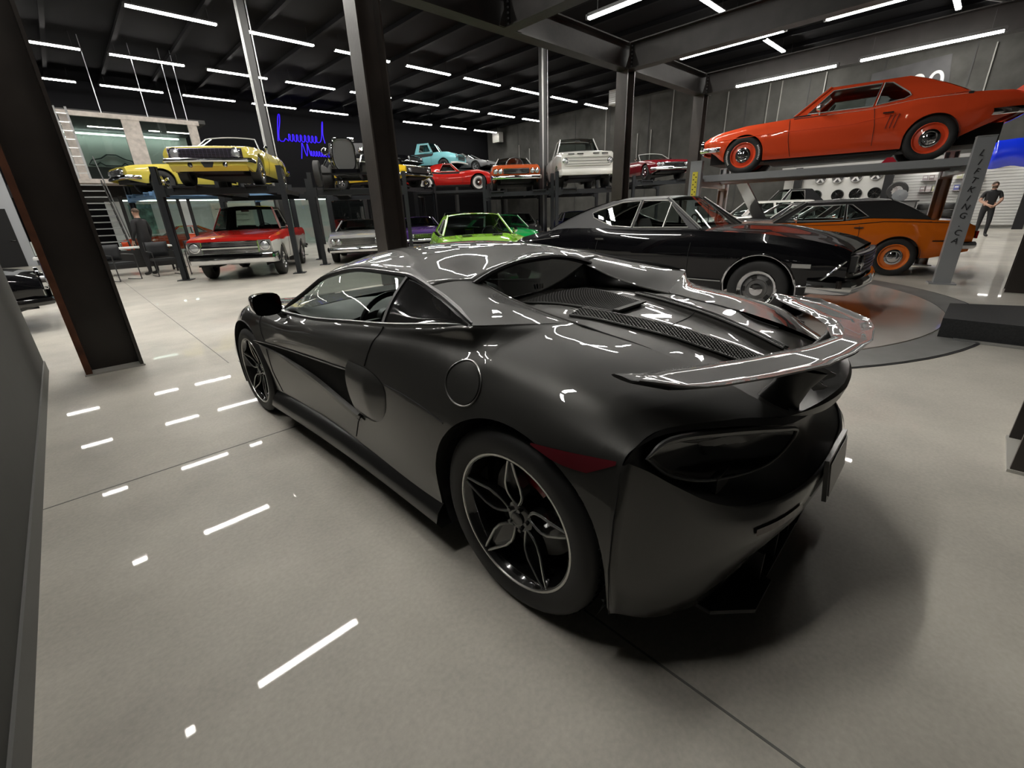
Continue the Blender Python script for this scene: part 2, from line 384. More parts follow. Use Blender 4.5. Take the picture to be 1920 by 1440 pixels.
# ---------------------------------------------------------------- wheels
def wheel(parent, x, side, z, y, R, Wd, rim, style, rimmat=None, steer=0, det=1, rot=0, lip=None):
    """a tyre mesh with its rim, spokes and cap as sub-parts; side=+1 left, -1 right; y = outer face distance"""
    n = 48 if det > 1 else 28 if det else 20
    b = B(); w = Wd
    pr = [(rim-.012, -.40*w), (rim+.004, -.47*w), ((rim+R)/2, -.5*w), (R-.022, -.47*w), (R-.006, -.42*w), (R, -.34*w)]
    if det > 1:
        for g in (-.2, 0, .2): pr += [(R, g*w-.006), (R-.008, g*w-.004), (R-.008, g*w+.004), (R, g*w+.006)]
    pr += [(R, .34*w), (R-.006, .42*w), (R-.022, .47*w), ((rim+R)/2, .5*w), (rim+.012, .485*w), (rim+.004, .47*w), (rim-.012, .43*w)]
    b.lathe(pr, n)
    t = b.build('wheel', RUBBER, parent, sharp=50)
    t.location = (x, side*(y-w/2), z); t.rotation_euler = (0, 0, (0 if side > 0 else PI)+steer)
    if det > 1:
        tb = B()
        for k in range(64):
            for sgn in (-1, 1):
                a = 2*PI*(k+.5*(sgn > 0))/64
                m3 = Matrix.Rotation(-a, 3, 'Y')
                p = m3 @ Vector((R+.0005, sgn*.31*w, 0)); tb.box(p, (.004, .17*w, .0045), mat3=m3 @ Matrix.Rotation(.4*sgn, 3, 'X'))
        tb.build('tread_grooves', mat('tread_black', (.004,.004,.004), .9), t, smooth=False)['kind'] = 'stuff'
    rm = rimmat or SILVER
    b = B(); yo = .43*w
    b.lathe([(rim-.004, yo+.004), (rim-.014, yo+.006), (rim-.02, yo-.004), (rim-.035, yo-.03), (rim-.04, -.4*w)], n)
    barrel = b.build('rim', [lip or rm], t, sharp=30)
    bb = B()
    if style == 'petal':
        # five leaf-shaped twin spokes
        dk = B(); sv = B()
        for k in range(5):
            th = rot+2*PI*k/5
            for s in (-1, 1):
                P = []
                for i in range(13):
                    u = i/12; r = .05+(rim-.018-.05)*u
                    hw = lin([(0, .004), (.12, .020), (.3, .036), (.5, .035), (.75, .021), (1, .009)], u)
                    a = th+s*math.asin(min(.9, hw/r))-.10*(1-u)*(1-u)
                    yy = yo-.002-.035*(1-u)**1.5
                    P.append(Vector((r*math.cos(a), yy, r*math.sin(a))))
                for i in range(12):
                    dk.bar(P[i]-Vector((0, .016, 0)), P[i+1]-Vector((0, .016, 0)), .012, .034, up=(0,1,0))
                sv.tube([p+Vector((0, .003, 0)) for p in P], .0034, 6)
            # floor of the leaf
            A = []
            for i in range(9):
                u = .08+.9*i/8; r = .05+(rim-.018-.05)*u
                hw = lin([(0, .004), (.12, .020), (.3, .036), (.5, .035), (.75, .021), (1, .009)], u)
                yy = yo-.022-.035*(1-u)**1.5
                A.append([Vector((r*math.cos(th+s*math.asin(hw/r)-.10*(1-u)**2), yy, r*math.sin(th+s*math.asin(hw/r)-.10*(1-u)**2))) for s in (-1, 0, 1)])
            dk.grid(A)
        dk.lathe([(.062, yo-.06), (.06, yo-.036), (.045, yo-.030), (.0, yo-.030)], 24)
        dk.build('spokes', GLOSSB, t, sharp=30)
        sv.build('spoke_edges', mat('machined_edge', (.6,.6,.58), .3, 1.0), t)
        rg = B(); rg.lathe([(rim+.001, yo+.003), (rim-.002, yo+.009), (rim-.009, yo+.009), (rim-.011, yo+.002)], 64)
        rg.build('rim_lip', mat('machined_edge', (.6,.6,.58), .3, 1.0), t)
        hc = B(); hc.lathe([(.028, yo-.03), (.027, yo-.022), (.02, yo-.018), (0, yo-.018)], 20)
        for k in range(5):
            a = rot+.3+2*PI*k/5; hc.cyl((.043*math.cos(a), yo-.032, .043*math.sin(a)), (.043*math.cos(a), yo-.018, .043*math.sin(a)), .008, 6)
        hc.build('hub_cap', mat('dark_bolt', (.12,.12,.12), .3, 1.0), t)
        br = B(); br.lathe([(.19, -.02), (.19, .01), (.07, .01), (.07, .03), (0, .03)], 40)
        br.build('brake_disc', mat('brake_steel', (.10,.10,.10), .35, 1.0), t)
        ca = B()
        a0 = 2.0 if x > 1 else 1.55
        for i in range(6):
            a = a0+.12*i; ca.box((.165*math.cos(a), .02, .165*math.sin(a)), (.06, .07, .03), mat3=Matrix.Rotation(-a, 3, 'Y'))
        ca.build('brake_caliper', mat('red_caliper', (.35,.01,.015), .35, coat=.5), t)
    elif style in ('steel', 'rally'):
        bb.lathe([(rim-.02, yo-.012), (rim-.045, yo-.035), (rim-.06, yo-.03), (rim*.55, yo-.018), (rim*.5, yo-.03), (0, yo-.03)], n)
        bb.build('rim_disc', rm, t, sharp=40)
        hc = B()
        if style == 'steel':
            hc.lathe([(rim*.60, yo-.022), (rim*.58, yo-.006), (rim*.45, yo+.004), (rim*.40, yo+.0), (rim*.3, yo+.012), (rim*.12, yo+.02), (0, yo+.021)], n)
        else:
            hc.lathe([(rim*.34, yo-.03), (rim*.33, yo+.01), (rim*.2, yo+.022), (0, yo+.026)], n)
            tr = B(); tr.lathe([(rim+.006, yo+.008), (rim-.004, yo+.016), (rim-.03, yo+.004), (rim-.045, yo-.014)], n)
            tr.build('trim_ring', CHROME, t)
            sl = B()
            for k in range(5):
                a = rot+2*PI*k/5; sl.box((rim*.66*math.cos(a), yo-.021, rim*.66*math.sin(a)), (.035, .012, .06), mat3=Matrix.Rotation(-a, 3, 'Y'))
            sl.build('rim_slots', BLACKP, t, smooth=False)
        hc.build('hub_cap', CHROME, t, sharp=40)
    else:   # five spoke or wire
        ns = 5 if style == 'mag' else 24
        for k in range(ns):
            a = rot+2*PI*k/ns
            c, s_ = math.cos(a), math.sin(a)
            if style == 'mag':
                for dl in (-.011, .011):
                    bb.bar((.05*c-dl*1.4*s_, yo-.01, .05*s_+dl*1.4*c), ((rim-.02)*c-dl*2*s_, yo-.012, (rim-.02)*s_+dl*2*c), .017, .022, up=(0,1,0))
            else:
                a2 = a+(.5 if k % 2 else -.5)
                bb.bar((.05*math.cos(a2), yo, .05*math.sin(a2)), ((rim-.02)*c, yo-.012, (rim-.02)*s_), .005)
        bb.lathe([(.06, yo-.05), (.055, yo-.002), (.03, yo+.012), (0, yo+.012)], 16)
        bb.build('spokes', rm, t, sharp=40)
        bk = B(); bk.lathe([(rim-.03, yo-.07), (0, yo-.07)], 20)
        bk.build('brake_drum', MATTEB, t)
    return t

# ---------------------------------------------------------------- the dark grey supercar (local x forward, y left, origin under the rear axle)
def supercar():
    psi = -.0264
    root = thing('sports_car', 'dark graphite grey mid-engined sports car with a big rear wing, parked closest to the camera', 'car', (1.7703, .9439, 0), math.atan2(math.cos(psi), math.sin(psi)))
    BODY = mat('graphite_paint', (.038,.0375,.035), .46, .6, coat=1.0, coat_rough=.012, noise=(900,.12))
    BLK = mat('satin_black_trim', (.010,.010,.010), .33, coat=.4, coat_rough=.2)
    DECK = mat('graphite_gloss', (.028,.027,.024), .42, .5, coat=1.0, coat_rough=.01)
    rows = [
     [(-.40,.920,.25,0),(-.2,.93,.25,0),(0,.935,.25,0),(.45,.935,.25,0),(1.1,.905,.255,0),(1.6,.89,.26,0),(2.05,.90,.26,0),(2.67,.93,.25,0),(3.2,.88,.22,0),(3.62,.66,.20,0)],
     [(-.40,.940,.42,0),(0,.958,.42,0),(.45,.952,.42,0),(1.1,.912,.42,0),(1.6,.895,.42,0),(2.05,.91,.42,0),(2.67,.945,.42,0),(3.2,.90,.36,0),(3.62,.70,.32,0)],
     [(-.40,.930,.58,0),(0,.962,.58,0),(.45,.957,.58,0),(1.1,.925,.57,0),(1.6,.90,.56,0),(2.05,.91,.56,0),(2.67,.945,.56,0),(3.2,.885,.48,0),(3.62,.70,.41,0)],
     [(-.40,.905,.735,0),(-.2,.935,.73,0),(0,.948,.72,0),(.45,.945,.72,0),(1.1,.935,.70,0),(1.6,.92,.68,0),(2.05,.915,.67,0),(2.67,.925,.68,0),(3.2,.84,.60,0),(3.62,.66,.49,0)],
     [(-.40,.86,.776,-.01),(-.3,.875,.80,0),(-.15,.89,.825,0),(0,.90,.838,0),(.45,.905,.86,0),(.75,.915,.85,0),(1.1,.92,.81,0),(1.6,.91,.765,0),(2.05,.90,.745,0),(2.67,.88,.775,0),(3.2,.76,.66,0),(3.62,.60,.53,0)],
     [(-.40,.74,.79,-.03),(-.3,.80,.845,-.01),(-.15,.815,.88,0),(0,.825,.90,0),(.25,.84,.925,0),(.45,.865,.92,0),(.75,.885,.895,0),(1.1,.885,.86,0),(1.6,.88,.81,0),(2.05,.86,.785,0),(2.4,.80,.815,0),(2.67,.76,.82,0),(3.2,.62,.69,0),(3.62,.48,.55,0)],
     [(-.40,.55,.785,-.15),(-.3,.62,.85,-.06),(-.15,.63,.905,0),(0,.62,.93,0),(.13,.62,.948,0),(.18,.73,.965,0),(.25,.85,.985,0),(.45,.865,.955,0),(.75,.872,.92,0),(1.1,.87,.883,0),(1.6,.86,.83,0),(2.05,.835,.80,0),(2.4,.76,.82,0),(2.67,.68,.815,0),(3.2,.52,.69,0),(3.62,.38,.55,0)],
     [(-.40,.40,.77,-.25),(-.3,.405,.855,-.10),(-.2,.405,.893,-.02),(0,.40,.922,0),(.12,.40,.938,0),(.18,.60,.968,0),(.24,.835,1.0,0),(.45,.85,.972,0),(.75,.86,.932,0),(1.1,.855,.895,0),(1.6,.842,.842,0),(2.05,.82,.812,0),(2.4,.70,.822,0),(2.67,.60,.81,0),(3.2,.42,.69,0),(3.62,.28,.55,0)],
    ]
    def col(x):
        return np.array([interp(r, x) for r in rows])   # y,z,dx per row
    def colpts(x, n):
        c = col(x); return [cr_eval(c, (len(rows)-1)*k/(n-1)) for k in range(n)]
    def side_y(x, z):
        c = colpts(x, 60)[:52]; zz = [q[1] for q in c]; yy = [q[0] for q in c]
        return float(np.interp(z, zz, yy))
    arches = [(0, .358, .388), (2.67, .335, .362)]
    xs = set(np.round(np.linspace(-.40, 3.62, 68), 4))
    for xc, zc, R in arches:
        for k in range(25):
            xs.add(round(xc+R*math.cos(PI*k/24), 4))
        xs.add(round(xc+R+.002, 4)); xs.add(round(xc-R-.002, 4))
    xs |= {.12, .14, .16, .18, .2, .22, .24}
    xs = sorted(v for v in xs if -.401 <= v <= 3.621)
    xs = [v for i, v in enumerate(xs) if i == 0 or v-xs[i-1] > .0015]
    NV = 26
    grid = []; lips = []
    for x in xs:
        c = colpts(x, 80); z0 = None
        for xc, zc, R in arches:
            if abs(x-xc) <= R: z0 = zc+math.sqrt(max(0, R*R-(x-xc)**2))
        k0 = 0.0
        if z0 is not None:
            for i in range(len(c)-1):
                if c[i][1] <= z0 <= c[i+1][1]: k0 = i+(z0-c[i][1])/(c[i+1][1]-c[i][1]); break
        cc = col(x); pts = []
        t0 = k0/79*(len(rows)-1)
        for k in range(NV):
            q = cr_eval(cc, t0+(len(rows)-1-t0)*k/(NV-1)); pts.append((x+q[2], q[0], q[1]))
        grid.append(pts); lips.append(pts[0])
    b = B(); b.grid(grid)
    # lip folded inward along the lower edge
    b.grid([[p, (p[0], p[1]-.05, p[2]+.0)] for p in lips])
    # nose between the two sides
    nose = [grid[-1][k] for k in range(NV)]
    ng = []
    for j in range(13):
        t = 1-2*j/12
        ng.append([(p[0]+.13*(1-t*t)*(1-.4*k/NV), p[1]*t, p[2]-.01*(1-t*t)) for k, p in enumerate(nose)])
    b2_ = B(); b2_.grid(ng)
    # hood
    hg = []
    for x in [v for v in xs if v >= 2.05]:
        e = col(x)[-1]; zc = lin([(2.05,.85),(2.4,.835),(2.67,.80),(3.0,.73),(3.2,.69),(3.62,.555)], x)
        hg.append([(x, e[0]*t, e[1]+(zc-e[1])*(1-t*t)) for t in [1-2*j/16 for j in range(17)]])
    hb = B(); hb.grid(hg)
    b.mirror_y(); b.add(b2_.v, b2_.f); b.add(hb.v, hb.f)
    body = b.build('body_shell', BODY, root, merge=True, sharp=60)
    # ---- roof and buttresses
    rail = [(.24,.835,1.0),(.42,.77,1.030),(.6,.71,1.055),(.9,.65,1.098),(1.35,.625,1.095),(1.75,.665,1.035),(1.95,.73,.93),(2.13,.81,.825)]
    ctr = [(.68,1.13),(1.0,1.185),(1.3,1.20),(1.6,1.18),(1.95,1.10),(2.3,.93)]
    def edge_z(y, ry, rz):
        if y < .415: return 1.132-.070*(y/.415)**2.2
        u = (y-.415)/(ry-.415); return 1.062+(rz+.006-1.062)*u+.012*math.sin(PI*u)
    rg = []
    for i in range(19):
        x = .68+(1.80-.68)*i/18
        ry, rz = interp(rail, x); zc = lin(ctr, x) if False else float(interp([(a, c) for a, c in ctr], x)[0])
        row = []
        for j in range(21):
            t = 1-2*j/20; a = abs(t)
            zz = zc+(rz+.018-zc)*(a**2.7)
            wb = max(0, min(1, (1.0-x)/.32)); wb = wb*wb*(3-2*wb)
            zz = zz*(1-wb)+edge_z(a*ry, ry, rz)*wb
            xx = x
            if x < .95: xx = x+(.0 if x > .93 else 0)-.0
            row.append((xx-.10*a*a*(1 if i == 18 else 0)*0, ry*t*1.0, zz))
        rg.append(row)
    # rear edge arched over the rear window
    rb = B(); rb.grid(rg)
    roof = rb.build('roof', BODY, root, sharp=60, solid=.02)
    bt = B()
    inner = [(.12,.40,.938),(.30,.40,.964),(.47,.405,1.000),(.60,.41,1.040),(.68,.415,1.062)]
    bg = []
    for i in range(13):
        u = i/12
        xr = .24+(.68-.24)*u; ry, rz = interp(rail, xr)
        xi = .12+(.68-.12)*u; iy, iz = interp(inner, xi)
        row = []
        for j in range(9):
            t = j/8
            bul = (.026*(1-u)+.012*u)*math.sin(PI*t)*min(1, u*3)
            row.append((xr+(xi-xr)*t, ry+(iy-ry)*t, rz+.006*u+(iz-rz-.006*u)*t+bul))
        bg.append(row)
    # join with the roof: last row follows the roof section
    x = .68; ry, rz = interp(rail, x)
    bg[-1] = [(x, ry+(.415-ry)*j/8, edge_z(ry+(.415-ry)*j/8, ry, rz) if j < 8 else 1.062) for j in range(9)]
    bg[0] = [(lambda c_: (x_+0*c_[-1][2], c_[-1][0], c_[-1][1]+.001))(col(x_)) for x_ in np.linspace(.24, .12, 9)]
    bt.grid(bg)
    # inner faces looking at the engine cover
    bt2 = B()
    iw = [(r[-1], (r[-1][0], .47, .915)) for r in bg]
    bt2.grid([[a, ((a[0]+c[0])/2, a[1]+.015, (a[2]+c[2])/2), c] for a, c in iw])
    bt.sides('buttress', BODY, root, sharp=60)
    bt2.sides('buttress_lining', BLK, root)
    et = B(); et.tube([r[-1] for r in bg], .006, 6); et.sides('buttress_edge', BODY, root)
    # ---- window surround and glass
    def win(x, t):
        by, bz = interp([(q[0], q[1], q[2]) for q in rows[-1]][6:12], x) if .24 <= x <= 2.13 else (.82, .81)
        ry, rz = interp(rail, x)
        bow = .018*math.sin(PI*t)
        return (x, by+(ry-by)*t+bow-.006, bz+(rz-bz)*t)
    beltr = [win(.25+(2.12-.25)*i/30, 0) for i in range(31)]; railr = [win(.25+(2.12-.25)*i/30, 1) for i in range(31)]
    tr = B(); tr.tube([(p[0], p[1]+.003, p[2]+.005) for p in railr], .016, 8, rr=[.003]+[.008]+[.013]*(len(railr)-3)+[.006]); tr.tube([(p[0], p[1]+.005, p[2]+.002) for p in beltr], .012, 8, rr=[.002]+[.006]+[.010]*(len(beltr)-2))
    tr.tube([win(.81+.085*t/8, t/8) for t in range(9)], .012, 6); tr.sides('window_frame', BLK, root)
    g = B(); g.grid([[win(.81+.085*j/6+(2.1-.81-.085*j/6)*i/24, j/6) for j in range(7)] for i in range(25)]); g.sides('door_glass', GLASS_DOOR, root)
    g = B(); g.grid([[win(.26+(.80+.085*j/6-.26)*i/14, j/6) for j in range(7)] for i in range(15)]); g.sides('quarter_glass', mat('privacy_glass', (.008,.008,.008), .05, coat=1), root)
    ap = B()   # A pillar panel between rail and windscreen
    apg = []
    for i in range(9):
        u = i/8; x0 = 1.75+(2.13-1.75)*u; ry, rz = interp(rail, x0)
        apg.append([(x0, ry, rz+.016), (x0+.04+.03*u, ry-.05, rz+.03-.01*u), (x0+.06+.06*u, ry-.09, rz+.03-.01*u)])
    ap.grid(apg); ap.sides('windscreen_pillar', BODY, root)
    ws = B(); wg = []
    for i in range(9):
        u = i/8; row = []
        for j in range(17):
            t = 1-2*j/16
            yb, yt = .72*t, .58*t
            row.append((2.52-.38*t*t+(1.80-.02*t*t-2.52+.38*t*t)*u, yb+(yt-yb)*u, .83+(1.145-.065*t*t-.83)*u+.02*math.sin(PI*u)))
        wg.append(row)
    ws.grid(wg); ws.build('windscreen', GLASS_C2, root)
    # rear window
    rw = B(); rgw = []
    for i in range(7):
        u = i/6; row = []
        for j in range(17):
            t = 1-2*j/16
            row.append((.655+.028*u-.02*t*t, (.56-.10*u)*t, .925+u*(.200-.070*abs(t)**2.2)))
        rgw.append(row)
    rw.grid(rgw); rw.build('rear_window', GLASS_D, root)
    rt = B(); rt.tube([(p[0]-.01, p[1], p[2]+.004) for p in rgw[-1]], .012, 6); rt.build('rear_window_seal', BLK, root)
    lg = B(); lg.box((.645, -.02, .955), (.002, .16, .008)); lg.bar((.645, -.01, .975), (.645, -.01, 1.0), .012, .002); lg.bar((.645, .01, .975), (.645, .01, 1.0), .012, .002)
    lg.build('window_sticker', WHITEP, root, smooth=False)
    # ---- engine cover
    dg = []; dxs = [.66-(1.35)*i/44 for i in range(45)]
    cz = [(-.69,.75),(-.5,.81),(-.3,.868),(-.1,.905),(.12,.93),(.4,.952),(.66,.955)]
    sz = [(-.65,.77),(-.5,.815),(-.40,.835),(-.3,.857),(-.2,.893),(0,.922),(.12,.938),(.4,.935),(.66,.925)]
    def deckz(x, y):
        a = abs(y); zc = float(interp(cz, x)[0]); zs = float(interp(sz, x)[0])
        yv = lin([(-.6,.08),(.25,.25)], x)
        ed = min(1, a/.4)**2
        k = 1 if x < .3 else max(0, 1-(x-.3)/.2)
        return zc+(zs-zc)*ed+k*.022*math.exp(-((a-yv)/.05)**2)*(1-ed)
    for x in dxs:
        yo = .40 if x < .15 else .40+.08*min(1, (x-.15)/.3)
        x2 = x
        row = []
        for j in range(33):
            t = 1-2*j/32; y = yo*t
            xx = x if x > -.3 else x+(.04*abs(t))*((-.3-x)/.39)
            row.append((xx, y, deckz(x, y)))
        dg.append(row)
    db = B(); db.grid(dg); db.build('engine_cover', DECK, root, sharp=60)
    # perforated vents: black bed with raised diagonal mesh
    MESH = mat('vent_mesh', (.05,.05,.048), .4, .6)
    def vent(nm, quad, nx, ny):
        bed = B(); bars = B()
        def P(u, v, o=0):
            a = Vector(quad[0][:2]).lerp(Vector(quad[1][:2]), u); c = Vector(quad[3][:2]).lerp(Vector(quad[2][:2]), u); q = a.lerp(c, v)
            return (q.x, q.y, deckz(q.x, q.y)+o)
        bed.grid([[P(i/nx, j/ny, .003) for j in range(ny+1)] for i in range(nx+1)])
        o = bed.build(nm, MATTEB, root)
        for i in range(-ny, nx, 1):
            for sg in (0, 1):
                pts = []
                for j in range(ny+1):
                    u = (i+j)/nx if sg == 0 else (i+ny-j)/nx
                    if 0 <= u <= 1: pts.append(P(u, j/ny, .007))
                if len(pts) > 1: bars.tube(pts, .0028, 4, cap=False)
        bars.tube([P(u/20, 0, .006) for u in range(21)], .005, 6); bars.tube([P(u/20, 1, .006) for u in range(21)], .005, 6)
        bars.build('mesh', MESH, o)
    for s in (1, -1):
        vent('side_vent', [(.22, s*.315), (-.5, s*.165), (-.5, s*.085), (.22, s*.225)], 46, 6)
    vent('engine_grille', [(.56, .24), (.13, .13), (.13, -.13), (.56, -.24)], 26, 20)
    se = B(); se.box((.115, 0, .943), (.03, .24, .008)); se.build('cover_strip', DECK, root)
    def seam(pts, r=.003): q_ = B(); q_.tube(pts, r, 5); q_.build('panel_gap', MATTEB, root)
    for s in (1, -1):
        seam([(x, s*.402, float(interp(sz, x)[0])+.001) for x in np.linspace(.12, -.40, 14)])
    seam([(-.12, y, deckz(-.12, y)+.001) for y in np.linspace(-.2, .2, 12)], .002)
    # side seams
    def on_side(pts, off=.0, s=1):
        return [(x, s*(side_y(x, z)+off), z) for x, z in pts]
    def dense(pts, n=8):
        out = []
        for a, c in zip(pts, pts[1:]): out += [(a[0]+(c[0]-a[0])*k/n, a[1]+(c[1]-a[1])*k/n) for k in range(n)]
        return out+[pts[-1]]
    for s in (1, -1):
        for pl in ([(.78,.925),(.83,.84),(.88,.745)], [(1.03,.455),(1.10,.39),(1.17,.28)], [(.71,.70),(.55,.695),(.42,.68),(.30,.655)], [(2.36,.80),(2.33,.70),(2.28,.615)], [(2.28,.57),(2.26,.4),(2.2,.27)]):
            seam(on_side(dense(pl), .0005, s))
        ring = [(.215+.088*math.cos(a), .818+.072*math.sin(a)) for a in np.linspace(0, 2*PI, 41)]
        if s == 1:
            fc = B(); fc.tube(on_side(ring, .001), .0035, 6); fc.build('fuel_cap_ring', mat('ring_edge', (.25,.25,.24), .3, 1.0), root)
            fc = B(); fc.grid([[(lambda p: (p[0], side_y(p[0], p[1])+.003, p[1]))((.215+.08*q*math.cos(a), .818+.066*q*math.sin(a))) for a in np.linspace(0, 2*PI, 33)] for q in (.02, .4, .75, 1)])
            fc.build('fuel_cap', BODY, root)
    # ---- side intake
    up = [(1.03,.69),(1.5,.652),(2.0,.618),(2.48,.592)]; lo = [(1.03,.458),(1.3,.487),(1.6,.523),(2.0,.562),(2.48,.588)]
    for s in (1, -1):
        it = B(); lp = B(); ln = B()
        G = []
        for x in np.linspace(1.03, 2.46, 30):
            zu, zl = lin(up, x), lin(lo, x); G.append([(x, s*(side_y(x, zl+(zu-zl)*t)+.0035), zl+(zu-zl)*t) for t in np.linspace(0, 1, 6)])
        it.grid(G)  # flat black patch on the skin, painted for the shaded hollow
        L = []
        for x in np.linspace(1.03, 2.46, 30):
            zl = lin(lo, x); k = min(1, (2.46-x)/.8)
            L.append([(x, s*(side_y(x, zl)+.004), zl-.04*k-.002), (x, s*(side_y(x, zl)+.004+.022*k), zl-.018*k), (x, s*(side_y(x, zl)+.004+.020*k), zl), (x, s*(side_y(x, zl)+.002), zl+.01*k)])
        lp.grid(L)
        ln.tube([(x, s*(side_y(x, lin(up, x))+.006), lin(up, x)) for x in np.linspace(1.03, 2.46, 30)], .004, 5)
        it.build('side_intake', mat('intake_shade_black', (.004,.004,.004), .8, spec=.1), root); lp.build('intake_lip', BODY, root); ln.build('intake_edge', BODY, root)
    for s in (1, -1):
        bl = B()
        G = []
        for x in np.linspace(.705, 1.035, 24):
            u = (x-.705)/.33
            zt = .66+.078*math.sqrt(max(0, 1-(1-min(1, u*1.6))**2)); zb = .66-.205*math.sqrt(max(0, 1-(1-min(1, u*1.25))**2))
            e = .030*min(1, u*2.2)
            G.append([(x, s*(side_y(x, zb+(zt-zb)*t)+.002+e*math.sin(PI*min(1, max(0, t)))**.5), zb+(zt-zb)*t) for t in np.linspace(0, 1, 13)])
        bl.grid(G); bl.grid([[p, (p[0], p[1]-s*.05, p[2])] for p in G[-1]])
        bl.build('intake_blade', BODY, root, sharp=60)
    # ---- sill, arches lining, underbody
    pr = [(.80,.12),(.945,.125),(.968,.16),(.955,.205),(.90,.262),(.80,.262)]
    for s in (1, -1):
        sl = B(); G = []
        for x in np.linspace(.40, 2.30, 16):
            ty = -.02*math.sin(PI*(x-.4)/1.9)
            G.append([(x, s*(p[0]+ty), p[1]) for p in pr])
        sl.grid(G); 
        for q in (G[0], G[-1]): sl.add(q, [tuple(range(len(q)))])
        sl.build('sill', mat('sill_black', (.005,.005,.005), .3, coat=.4, coat_rough=.2), root, sharp=80)
    ub = B()
    ub.box2((.42,-.86,.11),(2.27,.86,.50)); ub.box2((-.55,-.62,.15),(.42,.62,.62)); ub.box2((2.27,-.62,.12),(3.6,.62,.48))
    for xc, zc, R in arches:
        for s in (1, -1):
            G = [[(xc+(R+.004)*math.cos(a), s*y, max(.14, zc+(R+.004)*math.sin(a))) for y in (.62, .93)] for a in np.linspace(-.5, PI+.5, 30)]
            ub.grid(G)
            ub.add([(xc-R-.02, s*.62, .14), (xc+R+.02, s*.62, .14), (xc+R+.02, s*.62, zc+R), (xc-R-.02, s*.62, zc+R)], [(0,1,2,3)])
    ub.build('underbody', MATTEB, root, smooth=False)
    # ---- tail: black recess, light units, lip, bumper, diffuser
    E_ = [(0,-.69,.75),(.13,-.684,.755),(.40,-.65,.77),(.52,-.57,.785),(.68,-.455,.79),(.76,-.425,.79),(.86,-.41,.776),(.905,-.40,.735)]
    T_ = [(0,-.735,.49),(.2,-.725,.492),(.4,-.69,.50),(.55,-.63,.515),(.67,-.57,.56),(.8,-.49,.65),(.86,-.445,.70),(.905,-.405,.73)]
    ys = list(np.linspace(0, .905, 24))
    rc = []
    for y in ys:
        ex, ez = interp(E_, y); tx, tz = interp(T_, y); k = min(1, (.905-y)/.25)
        rc.append([(ex, y, ez), (ex-.012*k, y, ez-.02*k), (ex+.05*k, y*.995, ez-.05*k), (ex*.4+tx*.6+.10*k, y*.99, ez*.55+tz*.45), (tx+.09*k, y*.99, tz+.05*k), (tx+.012*k, y, tz+.012*k), (tx, y, tz)])
    rb = B(); rb.grid(rc); rb.mirror_y(); rb.build('tail_panel', BLK, root, merge=True, sharp=50)
    tl = B(); tg = []
    for y in np.linspace(-.39, .39, 25):
        ex, ez = interp(E_, abs(y)); k = max(0, 1-(abs(y)/.39)**2.5)
        tg.append([(ex+.10*k, y, deckz(max(ex+.10*k, -.69), min(.39, abs(y)))+.003), (ex+.03*k, y, ez+.010*k+.002), (ex-.030*k, y, ez+.022*k), (ex-.040*k, y, ez+.010*k), (ex-.028*k, y, ez-.035*k), (ex+.01*k, y, ez-.05*k)])
    tl.grid(tg); tl.build('tail_lip', mat('satin_dark_grey', (.05,.05,.048), .35, .5), root, sharp=50)
    eye = [(-.415,.83,.735),(-.44,.745,.765),(-.525,.56,.745),(-.61,.40,.72),(-.65,.31,.69),(-.612,.41,.605),(-.53,.62,.615),(-.46,.76,.665)]
    for s in (1, -1):
        P = [Vector((p[0]-.012, p[1], p[2])) for p in eye]; N = len(P)
        A = np.array([list(p) for p in P+[P[0]]])
        loop = [Vector(cr_eval(A, (N)*k/40)) for k in range(40)]
        c = sum(loop, Vector())/40+Vector((.05, 0, 0))
        e = B(); rings = [[c+(p-c)*q+Vector((0 if q > .9 else .02, 0, 0)) for p in loop] for q in (.05, .5, .86, 1.0)]
        e.grid(rings, cv=True)
        if s < 0: e.v = [(a, -b_, c_) for a, b_, c_ in e.v]
        o = e.build('tail_light', mat('light_black', (.004,.004,.004), .2, coat=.5), root)
        r = B(); r.tube([p+Vector((-.002,0,0)) for p in loop], .009, 8, closed=True, rr=[.004+.009*max(0, math.sin(PI*min(1, k/22))) for k in range(40)])
        if s < 0: r.v = [(a, -b_, c_) for a, b_, c_ in r.v]
        r.build('light_bezel', mat('bezel_grey', (.045,.045,.045), .3, coat=.5), o)
    bm_ = [(0,-.745,.42),(.3,-.725,.42),(.45,-.70,.425),(.6,-.645,.43),(.8,-.53,.47),(.9,-.43,.50),(.93,-.41,.50)]
    bb_ = [(0,-.715,.35),(.2,-.705,.348),(.4,-.665,.325),(.5,-.635,.29),(.6,-.60,.235),(.72,-.55,.20),(.82,-.49,.205),(.9,-.42,.235),(.925,-.41,.25)]
    bg2 = []
    for i in range(30):
        u = i/29; y = .925*math.sin(u*PI/2)
        tx, tz = interp(T_, min(y*.905/.925, .905)); mx, mz = interp(bm_, y); bx, bz = interp(bb_, y)
        q = np.array([(bx+.05, y-.01, bz+.01), (bx, y, bz), (mx, y*(.938/.925), mz), (tx-.008, y*.905/.925, tz), (tx+.004, y*.905/.925, tz+.012)])
        row = [tuple(cr_eval(q, 4*k/12)) for k in range(13)]
        if i >= 27:
            cc_ = col(-.40); t_ = (i-27)/2
            tgt = [(-.40, cc_[0][0]-.03, .26)]+[(lambda v: (-.40, v[0], v[1]))(cr_eval(cc_, 3.0*(k-1)/11)) for k in range(1, 13)]
            row = [tuple(a_*(1-t_)+b_*t_ for a_, b_ in zip(p, q_)) for p, q_ in zip(row, tgt)]
        bg2.append(row)
    bb = B(); bb.grid(bg2); bb.mirror_y(); bb.build('rear_bumper', BODY, root, merge=True, sharp=60)
